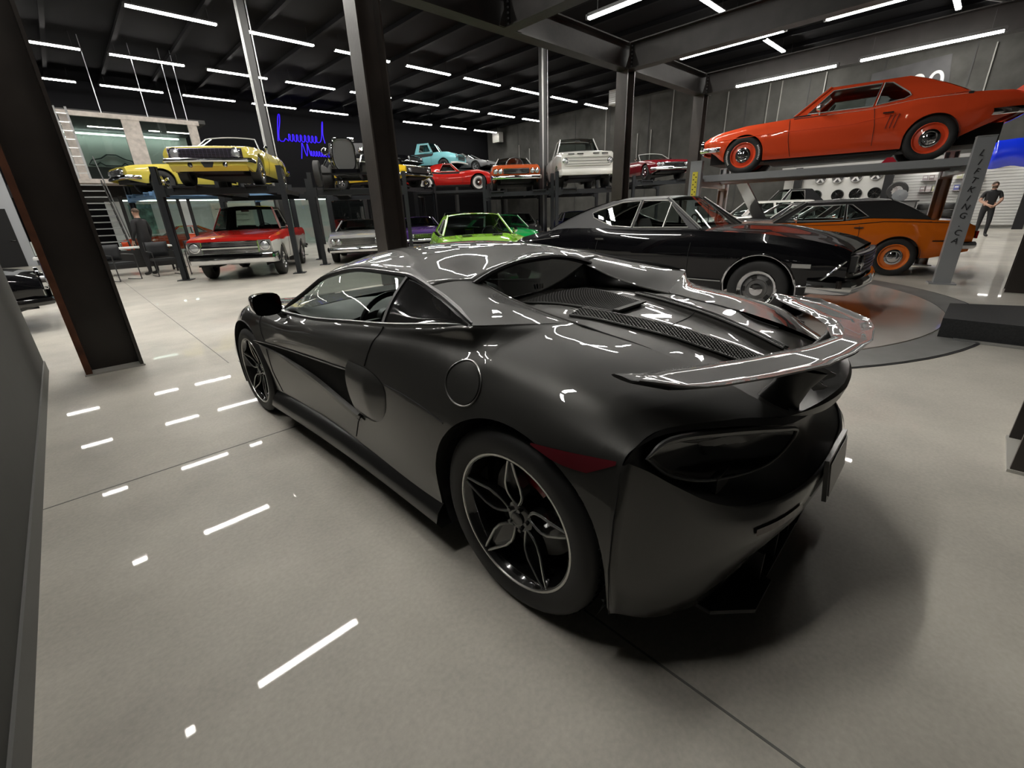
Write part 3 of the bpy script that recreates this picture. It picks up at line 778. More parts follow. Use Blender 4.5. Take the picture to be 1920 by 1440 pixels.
    for s in (1, -1):
        sm = B(); G = []
        for x in np.linspace(-.12, -.385, 8):
            u = (x+.12)/-.265; zt = lin([(0,.722),(1,.745)], u); zb = lin([(0,.716),(.35,.690),(.7,.688),(1,.735)], u)
            G.append([(x, s*(side_y(x, zb+(zt-zb)*t)+.004), zb+(zt-zb)*t) for t in np.linspace(0, 1, 4)])
        sm.grid(G)
        sm.build('side_marker', mat('marker_red', (.10,.003,.009), .2, coat=1), root)
    for s in (1, -1):
        bs = B(); q = [(.93,.245),(.945,.42),(.935,.58),(.905,.725)]
        bs.tube([(-.402, s*(a+.0005), z) for a, z in q], .002, 4)
        bs.build('bumper_seam', MATTEB, root)
    for s in (1, -1):
        rf = B()
        for k in range(8):
            y0 = .33+.03*k
            m0 = interp(bm_, y0); m1 = interp(bm_, y0+.03)
            rf.add([(m0[0]-.004, s*y0, m0[1]+.042), (m1[0]-.004, s*(y0+.03), m1[1]+.042), (m1[0]-.007, s*(y0+.03), m1[1]+.020), (m0[0]-.007, s*y0, m0[1]+.020)], [(0,1,2,3)])
        rf.build('rear_reflector', mat('dark_red_reflector', (.035,.004,.004), .25, coat=.3), root)
    pl = B(); pl.box((-.752, 0, .465), (.014, .31, .155), mat3=Matrix.Rotation(.12, 3, 'Y')); o = pl.build('plate_holder', BLK, root)
    p2 = B(); p2.box((-.761, 0, .465), (.004, .28, .12), mat3=Matrix.Rotation(.12, 3, 'Y')); p2.build('plate_insert', mat('plate_grey', (.07,.068,.064), .3), o)
    df = B()
    dfg = []
    for y in np.linspace(-.66, .66, 15):
        bx, bz = interp(bb_, abs(y)); dfg.append([(bx+.03, y, bz+.03), (bx+.035, y, bz-.03), (bx+.06, y, .17), (-.1, y, .13)])
    df.grid(dfg)
    for y in (-.42, -.25, -.08, .08, .25, .42): df.box((-.55, y, .22), (.24, .014, .13))
    for s in (1, -1):
        df.prism([(-.70, s*.40), (-.70, s*.56), (-.60, s*.66), (-.45, s*.66), (-.45, s*.40)], 'z', .165, .18)
    df.box((-.60, 0, .155), (.16, .9, .014))
    df.build('diffuser', mat('diffuser_black', (.008,.008,.008), .4), root, smooth=False)
    for s in (1, -1):
        ex = B(); ex.tube([(-.60, s*.16, .40-.09), (-.70, s*.16, .40-.085)], .04, 20, cap=False); ex.build('exhaust_tip', mat('dark_steel', (.1,.1,.1), .25, 1.0), root)
    # ---- wing
    wg = []
    for i in range(41):
        y = .765*(1-2*i/40); a = abs(y)
        lx = lin([(0,-.655),(.2,-.60),(.4,-.50),(.55,-.395),(.7,-.30),(.765,-.27)], a)
        tx = lin([(0,-.765),(.2,-.745),(.35,-.71),(.5,-.63),(.65,-.54),(.735,-.475),(.765,-.36)], a)
        zt = lin([(0,.905),(.3,.905),(.55,.895),(.7,.892),(.765,.905)], a)
        ch = lx-tx; th = .022 if a < .74 else .012
        ring = []
        for u, h_ in ((0, .0), (.08, .42), (.35, .75), (.7, .62), (.95, .75), (1, .95), (1, .7), (.7, -.15), (.35, -.35), (.08, -.3)):
            ring.append((lx-ch*u, y, zt+th*h_+.014-.016*u+.008*u**6))
        wg.append(ring)
    wb_ = B(); wb_.grid(wg, cv=True); wb_.add(wg[0], [tuple(range(10))]); wb_.add(wg[-1], [tuple(range(10))])
    wo = wb_.build('rear_wing', mat('carbon_gloss', (.012,.0115,.010), .5, 0, coat=1, coat_rough=.004), root, sharp=60)
    for s in (1, -1):
        py = B(); G = []
        for z, w0, y0, x0 in ((.735, .16, .33, -.585), (.79, .12, .335, -.60), (.85, .10, .345, -.63), (.905, .12, .36, -.655)):
            G.append([(x0+w0/2*math.cos(a), s*(y0+.016*math.sin(a)), z) for a in np.linspace(0, 2*PI, 17)[:-1]])
        py.grid(G, cv=True); py.build('wing_pylon', BLK, wo)
    # ---- mirrors
    for s in (1, -1):
        m = B(); G = []
        for i in range(9):
            u = i/8; x = 1.80+.20*u; k = math.sqrt(max(.02, 1-(u)**2.2)); 
            G.append([(x, s*(.995+.075*k*math.copysign(abs(math.cos(a))**.6, math.cos(a))), .925+.062*k*math.copysign(abs(math.sin(a))**.6, math.sin(a))) for a in np.linspace(0, 2*PI, 17)[:-1]])
        m.grid(G, cv=True); o = m.build('mirror', GLOSSB, root, sharp=60)
        q = B(); q.add([(p[0]+.004, p[1], p[2]) for p in G[0]], [tuple(range(16))]); q.build('mirror_glass', mat('mirror_dark', (.04,.04,.04), .1, 1.0), o)
        q = B(); q.bar((1.93, s*.92, .872), (2.0, s*.855, .805), .03, .02); q.build('mirror_arm', GLOSSB, o)
    # ---- cabin
    ca = B(); ca.box2((.62,-.78,.25),(2.2,.78,.36)); ca.box2((.62,-.80,.3),(.68,.80,.93)); ca.build('cabin_tub', INTER, root, smooth=False)
    dp = B(); dp.add([(.7,.80,.3),(.7,.81,.90),(2.25,.79,.79),(2.25,.78,.3)], [(0,1,2,3)]); dp.sides('door_lining', INTER, root, smooth=False)
    da = B(); G = []
    for y in np.linspace(-.78, .78, 27):
        hood = .055*math.exp(-((y-.38)/.17)**2)
        G.append([(1.74, y, .50), (1.70, y, .66), (1.72-.05*math.exp(-((y-.38)/.2)**2), y, .755+hood), (1.82, y, .80+hood), (2.0, y, .825+hood*.3), (2.34, y, .815)])
    da.grid(G); dsh = da.build('dashboard', mat('grey_dash', (.09,.093,.09), .55), root, sharp=60)
    for y in (.68, .12, -.1, -.68):
        v = B(); v.lathe([(.046, 0), (.044, .012), (.036, .012), (.03, 0)], 20, (1.69, y, .72), 'x', -1); v.build('air_vent', mat('vent_ring', (.4,.4,.4), .2, 1.0), dsh)
    cs = B(); cs.box2((1.0,-.11,.34),(1.78,.11,.56)); cs.box((1.66, 0, .66), (.04, .20, .22), mat3=Matrix.Rotation(.3, 3, 'Y')); cs.build('centre_console', GLOSSB, root, smooth=False)
    sw = B(); c = Vector((1.60, .38, .765)); m3 = Matrix.Rotation(-.42, 3, 'Y')
    sw.tube([c+m3 @ Vector((0, .175*math.cos(a), .17*math.sin(a))) for a in np.linspace(0, 2*PI, 33)[:-1]], .016, 8, closed=True)
    sw.lathe([(.06, -.03), (.055, .012), (.0, .02)], 16, c, 'x', -1)
    for a in (0, PI, -PI/2): sw.bar(c+m3 @ Vector((0, .05*math.cos(a), .05*math.sin(a))), c+m3 @ Vector((0, .165*math.cos(a), .16*math.sin(a))), .03, .012)
    sw.bar(c, c+Vector((.25, 0, -.06)), .06, .06)
    sw.build('steering_wheel', mat('wheel_leather', (.03,.03,.03), .4), root)
    em = B(); em.lathe([(.012, .022), (0, .024)], 10, c, 'x', -1); em.build('wheel_badge', SILVER, root)
    for y in (.38, -.38):
        st = B()
        def sec(z, x, w, d):
            return [(x+d*(.5 if abs(math.cos(a)) < .0 else math.copysign(abs(math.sin(a))**.5, math.sin(a)))/2, y+w/2*math.copysign(abs(math.cos(a))**.5, math.cos(a)), z) for a in np.linspace(0, 2*PI, 17)[:-1]]
        G = [sec(.44, 1.02, .46, .14), sec(.6, .96, .5, .13), sec(.8, .89, .46, .12), sec(.92, .85, .3, .10), sec(1.03, .82, .26, .09), sec(1.055, .815, .18, .05)]
        st.grid(G, cv=True); st.add(G[-1], [tuple(range(16))])
        G = [sec(.36, 1.25, .48, .5), sec(.45, 1.25, .5, .52), sec(.48, 1.25, .42, .46)]
        st.grid(G, cv=True); st.add(G[-1], [tuple(range(16))])
        o = st.build('seat', mat('seat_black', (.018,.018,.018), .55), root)
        be = B(); be.bar((.80, y+.26*(1 if y > 0 else -1), .98), (.98, y+.2*(1 if y > 0 else -1), .5), .045, .006); be.build('red_seat_belt', mat('red_belt', (.45,.01,.01), .5), o)
    # ---- wheels
    j = math.radians(90)
    for x, s in ((0, 1), (0, -1)): wheel(root, x, s, .353, .938, .353, .285, .262, 'petal', GLOSSB, det=2, rot=j)
    for x, s in ((2.67, 1), (2.67, -1)): wheel(root, x, s, .32, .938, .32, .225, .249, 'petal', GLOSSB, det=2, rot=j+math.radians(5))
    return root
GLASS_C2 = glass('window_glass', (.80,.86,.84), .03)
GLASS_DOOR = glass('door_window_glass', (.88,.92,.90), .01)
for n_ in GLASS_DOOR.node_tree.nodes:
    if n_.type == 'MATH': n_.inputs[1].default_value = .12

supercar()

# ---------------------------------------------------------------- older cars, all from one builder (local x forward, y left, origin between the axles)
def rzof(dx, dy): return math.atan2(dy, dx)
def old_car(name, label, loc, d, sp, group=None, det=1):
    t = thing(name, label, sp.get('cat', 'car'), loc, rzof(*d), group)
    L, Wd, wb, fo, H = sp['L'], sp['W'], sp['wb'], sp['fo'], sp['H']
    hw = Wd/2; xf = wb/2+fo; xr = xf-L; fx, rx = wb/2, -wb/2
    zb = sp.get('zb', .28); R = sp.get('R', .335); ar = sp.get('arch', R+.055); az = R+.01
    col = sp['paint']; roofm = sp.get('roof', col)
    belt = sp['belt']                                   # [(x, z)] shoulder line, x from rear to front
    plan = sp.get('plan', [(xr, .90), (xr+.5, .97), (rx, 1), (fx, 1), (xf-.4, .985), (xf, .93)])
    sec = sp.get('sec', [(0, .90), (.18, .955), (.45, .985), (.62, 1.0), (.72, .985), (.88, .955), (1, .90)])
    crown = sp.get('crown', [(xr, .01), (rx, .03), (fx, .04), (xf, .01)])
    zbt = sp.get('bottom', [(xr, zb+.12), (rx-.5, zb), (fx+.5, zb), (xf, zb+.10)])
    n = 56 if det > 1 else 34
    xs = set(np.linspace(xr, xf, n)); na = 20 if det > 1 else 12
    for xc in (fx, rx):
        a_r = ar
        for k in range(na+1): xs.add(xc+a_r*math.cos(PI*k/na))
        xs.add(xc+a_r+.002); xs.add(xc-a_r-.002)
    xs = sorted(xs); xs = [v for i, v in enumerate(xs) if i == 0 or v-xs[i-1] > .0015 or v == xf]
    arear = sp.get('arch_rear_z', az+ar)                # rear arch may be cut lower
    def bz(x):
        for xc in (fx, rx):
            if abs(x-xc) <= ar: return az+math.sqrt(max(0, ar*ar-(x-xc)**2))
        return lin(zbt, x)
    def sy(x, z):
        z0, z1 = lin(zbt, x), lin(belt, x)
        return hw*lin(plan, x)*lin(sec, (z-z0)/(z1-z0))
    NV = 12
    def colm(x):
        z0, z1 = bz(x), lin(belt, x)
        return [(x, sy(x, z0+(z1-z0)*k/(NV-1)), z0+(z1-z0)*k/(NV-1)) for k in range(NV)]
    G = [colm(x) for x in xs]
    split = sp.get('split')                             # (z of split, material above, material below2)
    def facecol(bb, G, f0):
        pass
    mats = [col]
    two = sp.get('two')                                 # list of (zmax, material) bands
    if two: mats = [m for _, m in two]
    body = B()
    def addgrid(P):
        f0 = len(body.f); body.grid(P)
        if two:
            for k in range(f0, len(body.f)):
                zc = sum(body.v[i][2] for i in body.f[k])/len(body.f[k])
                body.m[k] = next((j for j, (zm, _) in enumerate(two) if zc < zm), len(two)-1)
    addgrid(G); addgrid([[ (x, -y, z) for x, y, z in c] for c in G])
    addgrid([[c[0], (c[0][0], c[0][1]-.06, c[0][2])] for c in G]); addgrid([[(c[0][0], -c[0][1], c[0][2]), (c[0][0], -c[0][1]+.06, c[0][2])] for c in G])
    # top surfaces
    wsb, wst, blt, blb = sp['gh']                       # windscreen base, windscreen top, backlight top, backlight base
    cab0, cab1 = blb, wsb
    hump = sp.get('hump')
    def topz(x, t):
        z1 = lin(belt, x); c = lin(crown, x); z = z1+c*(1-t*t)
        if hump:
            x0, x1, w, hh = hump
            if x0 < x < x1: z += hh*math.exp(-((t/w)**4))*min(1, (x-x0)/.3)*min(1, (x1-x)/.5)
        return z
    NT = 17 if det > 1 else 11
    ts = [1-2*j/(NT-1) for j in range(NT)]
    def toprow(x):
        y1 = colm(x)[-1][1]; return [(x, y1*t, topz(x, t)) for t in ts]
    fr = [x for x in xs if x >= cab1-.02]; re = [x for x in xs if x <= cab0+.02]
    bed = sp.get('bed')
    addgrid([toprow(x) for x in fr])
    if not bed: addgrid([toprow(x) for x in re])
    # caps
    def cap(x, sg, bulge):
        c = colm(x) if abs(x-xr) > 1e-6 and abs(x-xf) > 1e-6 else colm(x)
        P = []
        for t in ts:
            P.append([(x+sg*bulge*(1-t*t)*(1-.5*k/(NV-1)), y*t, z+(topz(x, t)-z if k == NV-1 else 0)) for k, (x_, y, z) in enumerate(c)])
        return P
    addgrid(cap(xf, 1, sp.get('nose', .05))); addgrid(cap(xr, -1, sp.get('tail', .03)))
    body.build('body', mats if two else col, t, merge=True, sharp=sp.get('sharp', 40))
    # inner cabin edge, tub, seats
    ub = B()
    ub.box2((xr+.12, -hw*.60, zb+.02), (xf-.1, hw*.60, zb+.30)); ub.box2((rx+ar+.03, -hw*.86, zb-.02), (fx-ar-.03, hw*.86, zb+.22))
    for xc in (fx, rx):
        for s in (1, -1):
            Gq = [[(xc+(ar+.006)*math.cos(a), s*y, az+(ar+.006)*math.sin(a)) for y in (hw*.60, sy(xc, az+ar)-.02)] for a in np.linspace(-.15, PI+.15, 16)]
            ub.grid(Gq); ub.add([(xc-ar, s*hw*.6, az-.1), (xc+ar, s*hw*.6, az-.1), (xc+ar, s*hw*.6, az+ar), (xc-ar, s*hw*.6, az+ar)], [(0,1,2,3)])
    ub.build('underbody', MATTEB, t, smooth=False)
    belt_m = lin(belt, (cab0+cab1)/2)
    tb = B(); hi = hw*.88
    tb.box2((cab0-.05, -hi, zb+.2), (cab1+.05, hi, zb+.26))
    tb.box2((cab1-.02, -hi, zb+.2), (cab1+.04, hi, belt_m-.02)); tb.box2((cab0-.04, -hi, zb+.2), (cab0+.02, hi, lin(belt, cab0)+.005))
    for s in (1, -1): tb.box2((cab0, s*(hi-.01), zb+.2), (cab1, s*(hi+.02), min(lin(belt, cab0), lin(belt, cab1))-.01))
    tb.build('cabin', INTER, t, smooth=False)
    SM = sp.get('seatmat', INTER)
    if det > 0:
        for y in (.36, -.36):
            s_ = B(); bx = wst-.75 if not bed else wst-.9
            s_.prism([(bx, zb+.28), (bx+.5, zb+.28), (bx+.5, zb+.42), (bx+.1, zb+.38), (bx-.12, belt_m+.12), (bx-.22, belt_m+.10)], 'y', y-.25, y+.25)
            s_.build('seat', SM, t, smooth=False)
        da = B(); da.prism([(cab1-.28, belt_m-.22), (cab1-.32, belt_m-.04), (cab1-.22, belt_m+.01), (cab1+.02, belt_m), (cab1, belt_m-.3)], 'y', -hi, hi); da.build('dashboard', INTER, t, smooth=False)
        sw = B(); c = Vector((cab1-.48, .36, belt_m-.0)); m3 = Matrix.Rotation(-.5, 3, 'Y')
        sw.tube([c+m3 @ Vector((0, .19*math.cos(a), .19*math.sin(a))) for a in np.linspace(0, 2*PI, 21)[:-1]], .012, 6, closed=True); sw.bar(c-Vector((0,.18,0)), c+Vector((0,.18,0)), .03, .01)
        sw.build('steering_wheel', BLACKP, t)
    # greenhouse
    zr = sp.get('zr', H); rhw = sp['rhw']; tumble = sp.get('bhw', hw*.86)
    def gy(x, z):
        zb_ = lin(belt, x); return tumble+(rhw-tumble)*min(1.05, max(0, (z-zb_)/(zr-.05-zb_)))
    TR = sp.get('trimmat', mat('bright_trim', (.62,.62,.60), .3, .35, coat=.5))
    wz = lin(belt, wsb)+.015; rbz = lin(belt, blb)+.01
    zs_ = zr-.045
    def cross(xb, zb2, yb, xt, zt, yt, bow, nrow=6, t0=-1, t1=1, off=0, curve=.0, nc=13):
        P = []
        for i in range(nrow+1):
            u = i/nrow; row = []
            for j in range(nc):
                tt = t0+(t1-t0)*j/(nc-1)
                y = (yb+(yt-yb)*u)*tt
                row.append((xb+(xt-xb)*u+bow*(1-tt*tt)*(1-.5*u)+off, y, zb2+(zt-zb2)*u+curve*math.sin(PI*u)+(.035 if zt > zb2 else 0)*u*(1-tt*tt)))
            P.append(row)
        return P
    gf = B()
    if sp.get('open'):      # open car: screen frame only
        P = cross(wsb, wz, tumble*.97, wst, zr-.04, rhw, .10)
        g = B(); g.grid(P); g.build('windscreen', GLASS_C, t)
        fr_ = B(); fr_.tube([p for p in [r[0] for r in P]]+P[-1][1:-1]+[r[-1] for r in P][::-1], .016, 6); fr_.build('windscreen_frame', TR, t)
        for s in (1, -1):
            m = B(); m.lathe([(0, .02), (.05, .018), (.055, 0), (.03, -.05), (0, -.06)], 14, (wsb-.25, s*(hw*.95), wz+.08), 'x', -1); m.bar((wsb-.25, s*hw*.93, wz-.02), (wsb-.25, s*hw*.95, wz+.06), .02); m.build('door_mirror', CHROME, t)
    else:
        # roof
        Rr = []
        for i in range(9):
            u = i/8; x = wst+(blt-wst)*u
            Rr.append([(x+ (.06*(1-tt*tt) if u == 0 else 0), rhw*tt, zs_+(zr-zs_)*(1-abs(tt)**2.6)-(.02 if u in (0, 1) else 0)*(1)) for tt in ts])
        gf.grid(Rr)
        # side panels with window openings
        A = (wsb-.03, wz); Bq = (wst, zs_); Cq = (blt, zs_); D = (blb, rbz)
        rear_curve = sp.get('ccurve', .0)
        outer = [A, Bq]+[(Bq[0]+(Cq[0]-Bq[0])*k/6, zs_) for k in range(1, 6)]+[Cq]
        for k in range(1, 6): u = k/6; outer.append((Cq[0]+(D[0]-Cq[0])*u, Cq[1]+(D[1]-Cq[1])*u+rear_curve*math.sin(PI*u)))
        outer.append(D)
        nb = 8
        for k in range(1, nb): x = D[0]+(A[0]-D[0])*k/nb; outer.append((x, lin(belt, x)+.005))
        for s in (1, -1):
            gf.poly(outer, sp['win'], lambda x, z, s=s: (x, s*gy(x, z), z))
        # backlight surround
        bw0 = sp.get('blw', .80)
        Pb = cross(blb, rbz+.01, tumble, blt, zs_, rhw, sp.get('blbow', -.06), 8, curve=rear_curve, nc=17)
        gl = []
        for i, row in enumerate(Pb[:-1]):
            for j in range(16):
                tm = abs(-1+2*(j+.5)/16)
                q = (Pb[i][j], Pb[i+1][j], Pb[i+1][j+1], Pb[i][j+1])
                if tm > bw0 or i in (0, 7): gf.add(q, [(0,1,2,3)])
                else: gl.append(q)
        gf.build('roof', roofm, t, merge=True, sharp=50)
        g = B()
        for q in gl: g.add(q, [(0,1,2,3)])
        g.build('rear_window', sp.get('glass', GLASS_C), t, merge=True)
        g = B(); P = cross(wsb, wz, tumble*.985, wst, zs_, rhw*.985, .11, 6); g.grid(P); g.build('windscreen', GLASS_C, t)
        for s in (0, -1):
            f = B(); f.tube([r[s] for r in P], .022, 6); f.build('windscreen_pillar', roofm if sp.get('pillar_roof') else col, t)
            f = B(); f.tube([(r[s][0]+.018, r[s][1]*1.0, r[s][2]+.012) for r in P], .009, 5); f.build('pillar_trim', TR, t)
        for s in (1, -1):
            for w in sp['win']:
                g = B(); g.poly(w, (), lambda x, z, s=s: (x, s*(gy(x, z)-.008), z)); g.build('side_window', sp.get('glass', GLASS_C), t, smooth=False)
                f = B(); f.tube([(x, s*(gy(x, z)+.004), z) for x, z in w], .009, 5, closed=True); f.build('window_trim', TR, t)
        if sp.get('vent'):
            x0, z0, x1, z1 = sp['vent']
            for s in (1, -1): f = B(); f.bar((x0, s*(gy(x0, z0)+.006), z0), (x1, s*(gy(x1, z1)+.006), z1), .014, .02); f.build('vent_window_bar', TR, t)
        mx = wsb-.38
        m = B(); zc = lin(belt, mx)+.09
        m.lathe([(0, .012), (.055, .010), (.06, -.005), (.035, -.05), (0, -.06)], 14, (mx, hw*.97, zc), 'x', -1); m.bar((mx, hw*.90, zc-.09), (mx, hw*.96, zc-.02), .02); m.build('door_mirror', CHROME, t)
        if det > 0:
            m = B(); m.box((wst+.18, 0, zs_-.09), (.02, .2, .05)); m.build('inner_mirror', BLACKP, t, smooth=False)
    # front end
    nb_ = sp.get('nose', .05)
    def fx_at(y): return xf+nb_*(1-(y/(hw*.93))**2)
    def rx_at(y): return xr-sp.get('tail', .03)*(1-(y/(hw*.9))**2)
    gr = sp.get('grille')
    if gr:
        z0, z1, gy_, mt, nbar, nver = gr
        g = B(); P = [[(fx_at(y)+.012, y, z) for z in (z0, z1)] for y in np.linspace(-gy_, gy_, 13)]
        g.grid(P); g.grid([[(p[1][0], p[1][1], p[1][2]), (p[1][0]-.05, p[1][1], p[1][2])] for p in P]); o = g.build('grille', mt, t)
        gb = B()
        for k in range(nbar):
            z = z0+(z1-z0)*(k+.5)/nbar; gb.tube([(fx_at(y)+.022, y, z) for y in np.linspace(-gy_, gy_, 11)], .006, 4)
        for k in range(nver):
            y = -gy_+2*gy_*(k+.5)/nver; gb.bar((fx_at(y)+.018, y, z0), (fx_at(y)+.018, y, z1), .006, .01)
        if nbar+nver: gb.build('grille_bars', sp.get('barmat', CHROME), o)
        if sp.get('gframe', True):
            fr_ = B(); fr_.tube([(fx_at(y)+.016, y, z0) for y in np.linspace(-gy_, gy_, 9)]+[(fx_at(y)+.016, y, z1) for y in np.linspace(gy_, -gy_, 9)], .012, 5, closed=True); fr_.build('grille_surround', sp.get('framemat', CHROME), o)
    for (y, z, r) in sp.get('lamps', []):
        for s in (1, -1):
            h = B(); h.lathe([(r*1.18, -.03), (r*1.18, .012), (r, .018), (r*.96, .004)], 18, (fx_at(y)+.014, s*y, z), 'x')
            o = h.build('headlight', CHROME, t)
            q = B(); q.lathe([(r*.96, .006), (r*.7, .02), (0, .03)], 18, (fx_at(y)+.014, s*y, z), 'x'); q.build('lens', LENS, o)
    for kind in ('bumper', 'rbumper'):
        bp = sp.get(kind)
        if bp:
            z, h_, pr_, mt = bp[:4]; sg = 1 if kind == 'bumper' else -1
            F = fx_at if sg > 0 else rx_at; G2 = []
            e = hw*.985
            path = [( (xf if sg > 0 else xr)-sg*.34, -e), ((xf if sg > 0 else xr)-sg*.08, -e)]+[(F(y)+sg*pr_, y) for y in np.linspace(-e*.93, e*.93, 13)]+[((xf if sg > 0 else xr)-sg*.08, e), ((xf if sg > 0 else xr)-sg*.34, e)]
            for i, (x, y) in enumerate(path):
                a = math.atan2(y*1.3, 1)*0
                ox = sg*(1 if 2 <= i <= 14 else .3); oy = 0 if 2 <= i <= 14 else math.copysign(1, y)
                rr = [(-h_*.5, -.02), (-h_*.42, .012), (-.1*h_, .028), (.28*h_, .020), (h_*.5, .0), (h_*.45, -.025)]
                G2.append([(x+ox*q, y+oy*q*.6, z+dz) for dz, q in rr])
            bb = B(); bb.grid(G2, cv=True); bb.add(G2[0], [tuple(range(6))]); bb.add(G2[-1], [tuple(range(6))]); bb.build('bumper' if sg > 0 else 'rear_bumper', mt, t, sharp=30)
    for (y0, z0, y1, z1) in sp.get('tails', []):
        for s in (1, -1):
            q = B(); q.box((rx_at(y0)-.012, s*(y0+y1)/2, (z0+z1)/2), (.03, abs(y1-y0), z1-z0)); q.build('tail_light', REDL, t, smooth=False)
    for nm, mt, f in sp.get('extra', []):
        q = B(); r = f(q, locals())
        cy = [sum(q.v[i][1] for i in fc)/len(fc) for fc in q.f]
        if all(abs(c_) > .04 for c_ in cy) and min(cy) < 0 < max(cy):
            for sg in (1, -1):
                h = B(); h.v = q.v; h.f = [fc for fc, c_ in zip(q.f, cy) if c_*sg > 0]; h.m = [0]*len(h.f)
                used_ = sorted({i for fc in h.f for i in fc}); ix = {i: j for j, i in enumerate(used_)}
                h.v = [q.v[i] for i in used_]; h.f = [tuple(ix[i] for i in fc) for fc in h.f]
                h.build(nm, mt, t, smooth=(r is not False))
        else: q.build(nm, mt, t, smooth=(r is not False))
    # lines and trims on the sides
    for nm, mt, pts, r in sp.get('lines', []):
        for s in (1, -1):
            out = []
            for a, c in zip(pts, pts[1:]): out += [(a[0]+(c[0]-a[0])*k/6, a[1]+(c[1]-a[1])*k/6) for k in range(6)]
            out.append(pts[-1])
            q = B(); q.tube([(x, s*(sy(x, z)+.002), z) for x, z in out], r, 5); q.build(nm, mt, t)
    if sp.get('archtrim'):
        for xc in (fx, rx):
            for s in (1, -1):
                q = B(); q.tube([(xc+(ar+.004)*math.cos(a), s*(sy(xc+ar*math.cos(a), az+ar*math.sin(a))+.003), az+(ar+.004)*math.sin(a)) for a in np.linspace(-.25, PI+.25, 25)], .013, 6); q.build('arch_trim', CHROME, t)
    if det > 1:
        for s in (1, -1):
            for x in (wst-.95,): q = B(); q.bar((x, s*(sy(x, belt_m-.12)+.02), belt_m-.12), (x+.14, s*(sy(x, belt_m-.12)+.02), belt_m-.12), .02, .02); q.build('door_handle', CHROME, t)
    # wheels
    ws = sp['wheel']
    for x, R_, w_ in ((fx, R, sp.get('tw', .22)), (rx, sp.get('Rr', R), sp.get('twr', .235))):
        for s in (1, -1):
            wheel(t, x, s, R_, hw-.035, R_, w_, ws[1], ws[0], ws[2], det=1 if det else 0, lip=ws[3] if len(ws) > 3 else None)
    return t

def P_(x, z): return (x, z)
RED_ORANGE = paint('hugger_red', (.80,.085,.025)); ORANGE = paint('orange_paint', (.70,.155,.01)); BLACKPAINT = paint('black_paint', (.004,.004,.005), rough=.2)
YEL = paint('pale_yellow_paint', (.62,.52,.09)); YEL2 = paint('bright_yellow_paint', (.75,.50,.02)); REDP = paint('red_paint', (.55,.02,.015)); WHITEPT = paint('white_paint', (.62,.62,.59))
LIME = paint('lime_paint', (.30,.62,.05)); GREEN = paint('green_paint', (.005,.22,.05)); TURQ = paint('turquoise_paint', (.22,.55,.60)); SILV = paint('silver_paint', (.36,.37,.38), .4)
DRED = paint('dark_red_paint', (.20,.008,.015)); ORW = paint('burnt_orange_paint', (.52,.10,.03)); PURP = paint('purple_paint', (.09,.04,.22)); BLUEP = paint('blue_paint', (.01,.02,.25)); CHAR = paint('charcoal_paint', (.03,.03,.032), .4)
VINYL = mat('black_vinyl', (.02,.02,.021), .38, coat=.5, coat_rough=.25, bump=(120,.25)); VINYLG = mat('grey_black_vinyl', (.035,.036,.038), .5, .0, coat=.15, coat_rough=.3, spec=.3, bump=(120,.25))

def spec(**k): return k
def muscle(**k):
    """late sixties two-door hardtop, override as needed"""
    s = dict(L=4.72, W=1.88, wb=2.745, fo=.92, H=1.31, R=.335, rhw=.60, bhw=.80, gh=(.60, .02, -.78, -1.45),
             belt=[(-2.43,.86),(-1.9,.93),(-1.2,.945),(-.6,.90),(.2,.885),(.65,.89),(1.4,.86),(2.1,.80),(2.30,.74)],
             paint=REDP, grille=(.50,.68,.66,BLACKP,5,15), lamps=[(.60,.60,.085)], bumper=(.45,.11,.06,CHROME), rbumper=(.55,.12,.06,CHROME), tails=[(.45,.62,.75,.72)],
             wheel=('mag', .19, CHROME), lines=[('door_seam', MATTEB, [(.52,.87),(.50,.5),(.48,.30)], .004), ('door_seam', MATTEB, [(-.78,.89),(-.80,.6),(-.78,.32)], .004)])
    s['win'] = [[(.42,.925),(-.0,1.235),(-.50,1.245),(-.53,.935)], [(-.57,.94),(-.54,1.245),(-.70,1.235),(-1.05,.985)]]
    s.update(k); return s

